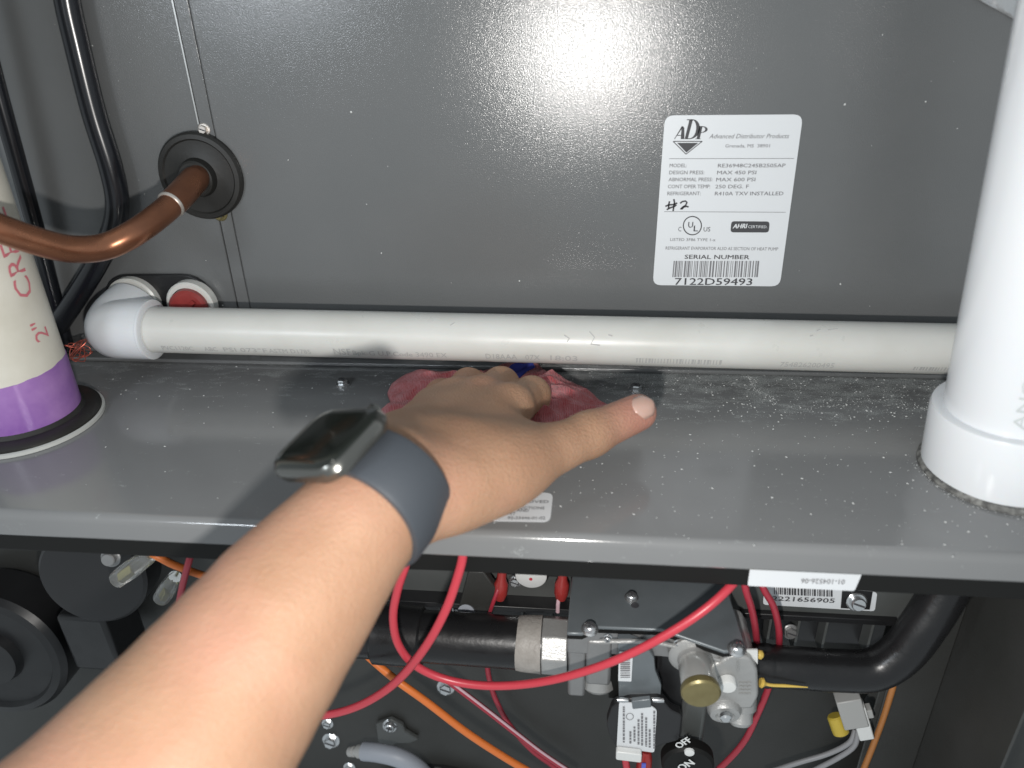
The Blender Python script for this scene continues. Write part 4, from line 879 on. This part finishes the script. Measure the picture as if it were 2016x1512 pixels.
# lead and boot at the bottom of the valve
t = thing('terminal_boot', 'red terminal boot with a blue core hanging below the valve label', 'terminal', at(1268, 1512, -0.150))
MB().tube([at(1272, 1478, -0.150), at(1270, 1490, -0.151), at(1267, 1515, -0.153), at(1264, 1550, -0.153)], [0.003, 0.0042, 0.0046, 0.0042], 18).build('boot', M_redbox, t)
MB().obox(at(1267, 1510, -0.1582), (0.0012, 0, 0), (0, 0.0004, 0), (0, 0, 0.003)).build('blue_core', mat('blue_core', (0.10, 0.12, 0.5), 0.5), t)
wire('red_wire', 'red wire hanging straight down from the white label tab', [(1229, 1478, -0.153), (1231, 1495, -0.154), (1237, 1530, -0.154)], 0.0021, M_wire)

# ------------------------------------------------------------------ blower housing and small items under the lip
ih = thing('inducer_housing', 'black round blower housing in the dark corner below the deck lip', 'blower', at(70, 1250, -0.10))
MB().lathe(at(40, 1235, -0.075), (0.05, -1, 0.1), [(0.052, 0), (0.052, 0.028), (0.049, 0.032), (0.044, 0.033), (0.042, 0.030), (0.022, 0.030), (0.020, 0.036), (0.002, 0.037)], 56).build('drum', M_blackplastic, ih)
MB().lathe(at(215, 1100, -0.090), (0.1, -1, 0.15), [(0.034, 0), (0.034, 0.020), (0.032, 0.022), (0.026, 0.0225)], 48).build('motor_cover', M_blackplastic, ih)
screw(at(219, 1097, -0.1145), (0.1, -1, 0.3), 0.0042, ih, M_cast, slot=False, hexa=False)
MB().box((at(120, 1215, -0.10)[0], -0.105, at(120, 1215, -0.105)[2] - 0.05), (at(200, 1215, -0.105)[0], -0.070, at(120, 1215, -0.105)[2])).build('outlet_box', M_blackplastic, ih, bevel=0.003)
tag(MB().prism([at(*p, -0.128) for p in ((183, 1050), (186, 1078), (206, 1080), (203, 1050))][::-1], (0, 0.0006, 0)).build('yellow_tag', mat('yellow_tag', (0.50, 0.47, 0.10), 0.5)), 'small yellow tag peeping out below the deck lip', 'tag')

# ------------------------------------------------------------------ dust and flakes
def flakes(n, place, smin, smax):
    mb = MB()
    for _ in range(n):
        p, nrm_ = place(); s = smin*(smax/smin)**(random.random()**2.2); a = random.random()*6.28; e = random.uniform(.35, 1)
        nrm_ = np.asarray(nrm_, float); u = nrm(np.cross(nrm_, [math.cos(a), math.sin(a), 0.4])); v = np.cross(nrm_, u)
        mb.add([p + u*s, p + v*s*e, p - u*s*.9, p - v*s*e*.8, p + nrm_*s*.45 + u*s*.2], [(0, 1, 4), (1, 2, 4), (2, 3, 4), (3, 0, 4)])
    return mb
def on_deck():
    while True:
        x = random.uniform(-0.33, 0.215); y = -0.170*random.random()**1.25 - 0.004
        if random.random() < (0.10 if x < -0.05 else 0.55 + 0.45*min(1, max(0, x/0.15)))*(1.0 if y > -0.06 else 0.28): return np.array([x, y, 0.00025]), (0, 0, 1)
o = flakes(2400, on_deck, 0.00014, 0.0009).build('dust_flakes', M_dust, smooth=False); tag(o, 'pale dust flakes and grit scattered over the grey deck', 'dust', kind='stuff')
def trail():
    t = random.random(); k = random.random()
    if k < .30: p = atz(1462 + 60*t + 7*math.sin(9*t) + random.gauss(0, 5), 735 + 60*t + random.gauss(0, 4), 0.0003)
    elif k < .62: p = atz(1560 + 300*t + random.gauss(0, 12), 806 - 14*math.sin(3.4*t) + random.gauss(0, 3 + 5*random.random()), 0.0003)
    elif k < .85: p = atz(1180 + 700*t + random.gauss(0, 14), 742 + 18*t + abs(random.gauss(0, 9)), 0.0003)
    else:
        a = R_(random.uniform(170, 300)); q_ = 0.0378 + abs(random.gauss(0, 0.0016)); p = np.array([PR[0] + q_*math.cos(a), PR[1] + q_*math.sin(a), 0.0003])
    return p, (0, 0, 1)
o = flakes(1500, trail, 0.00012, 0.0006).build('dust_trail', M_dust, smooth=False); tag(o, 'powdery white dust trails on the deck under the white pipe', 'dust', kind='stuff')
def on_wall():
    x = random.uniform(-0.32, 0.20); return np.array([x, 0.0017 if x < XS else -0.0003, random.uniform(0.02, 0.22)]), (0, -1, 0)
o = flakes(60, on_wall, 0.0002, 0.0010).build('lint_specks', M_dust, smooth=False); tag(o, 'tiny pale lint specks clinging to the grey cabinet panel', 'lint', kind='stuff')
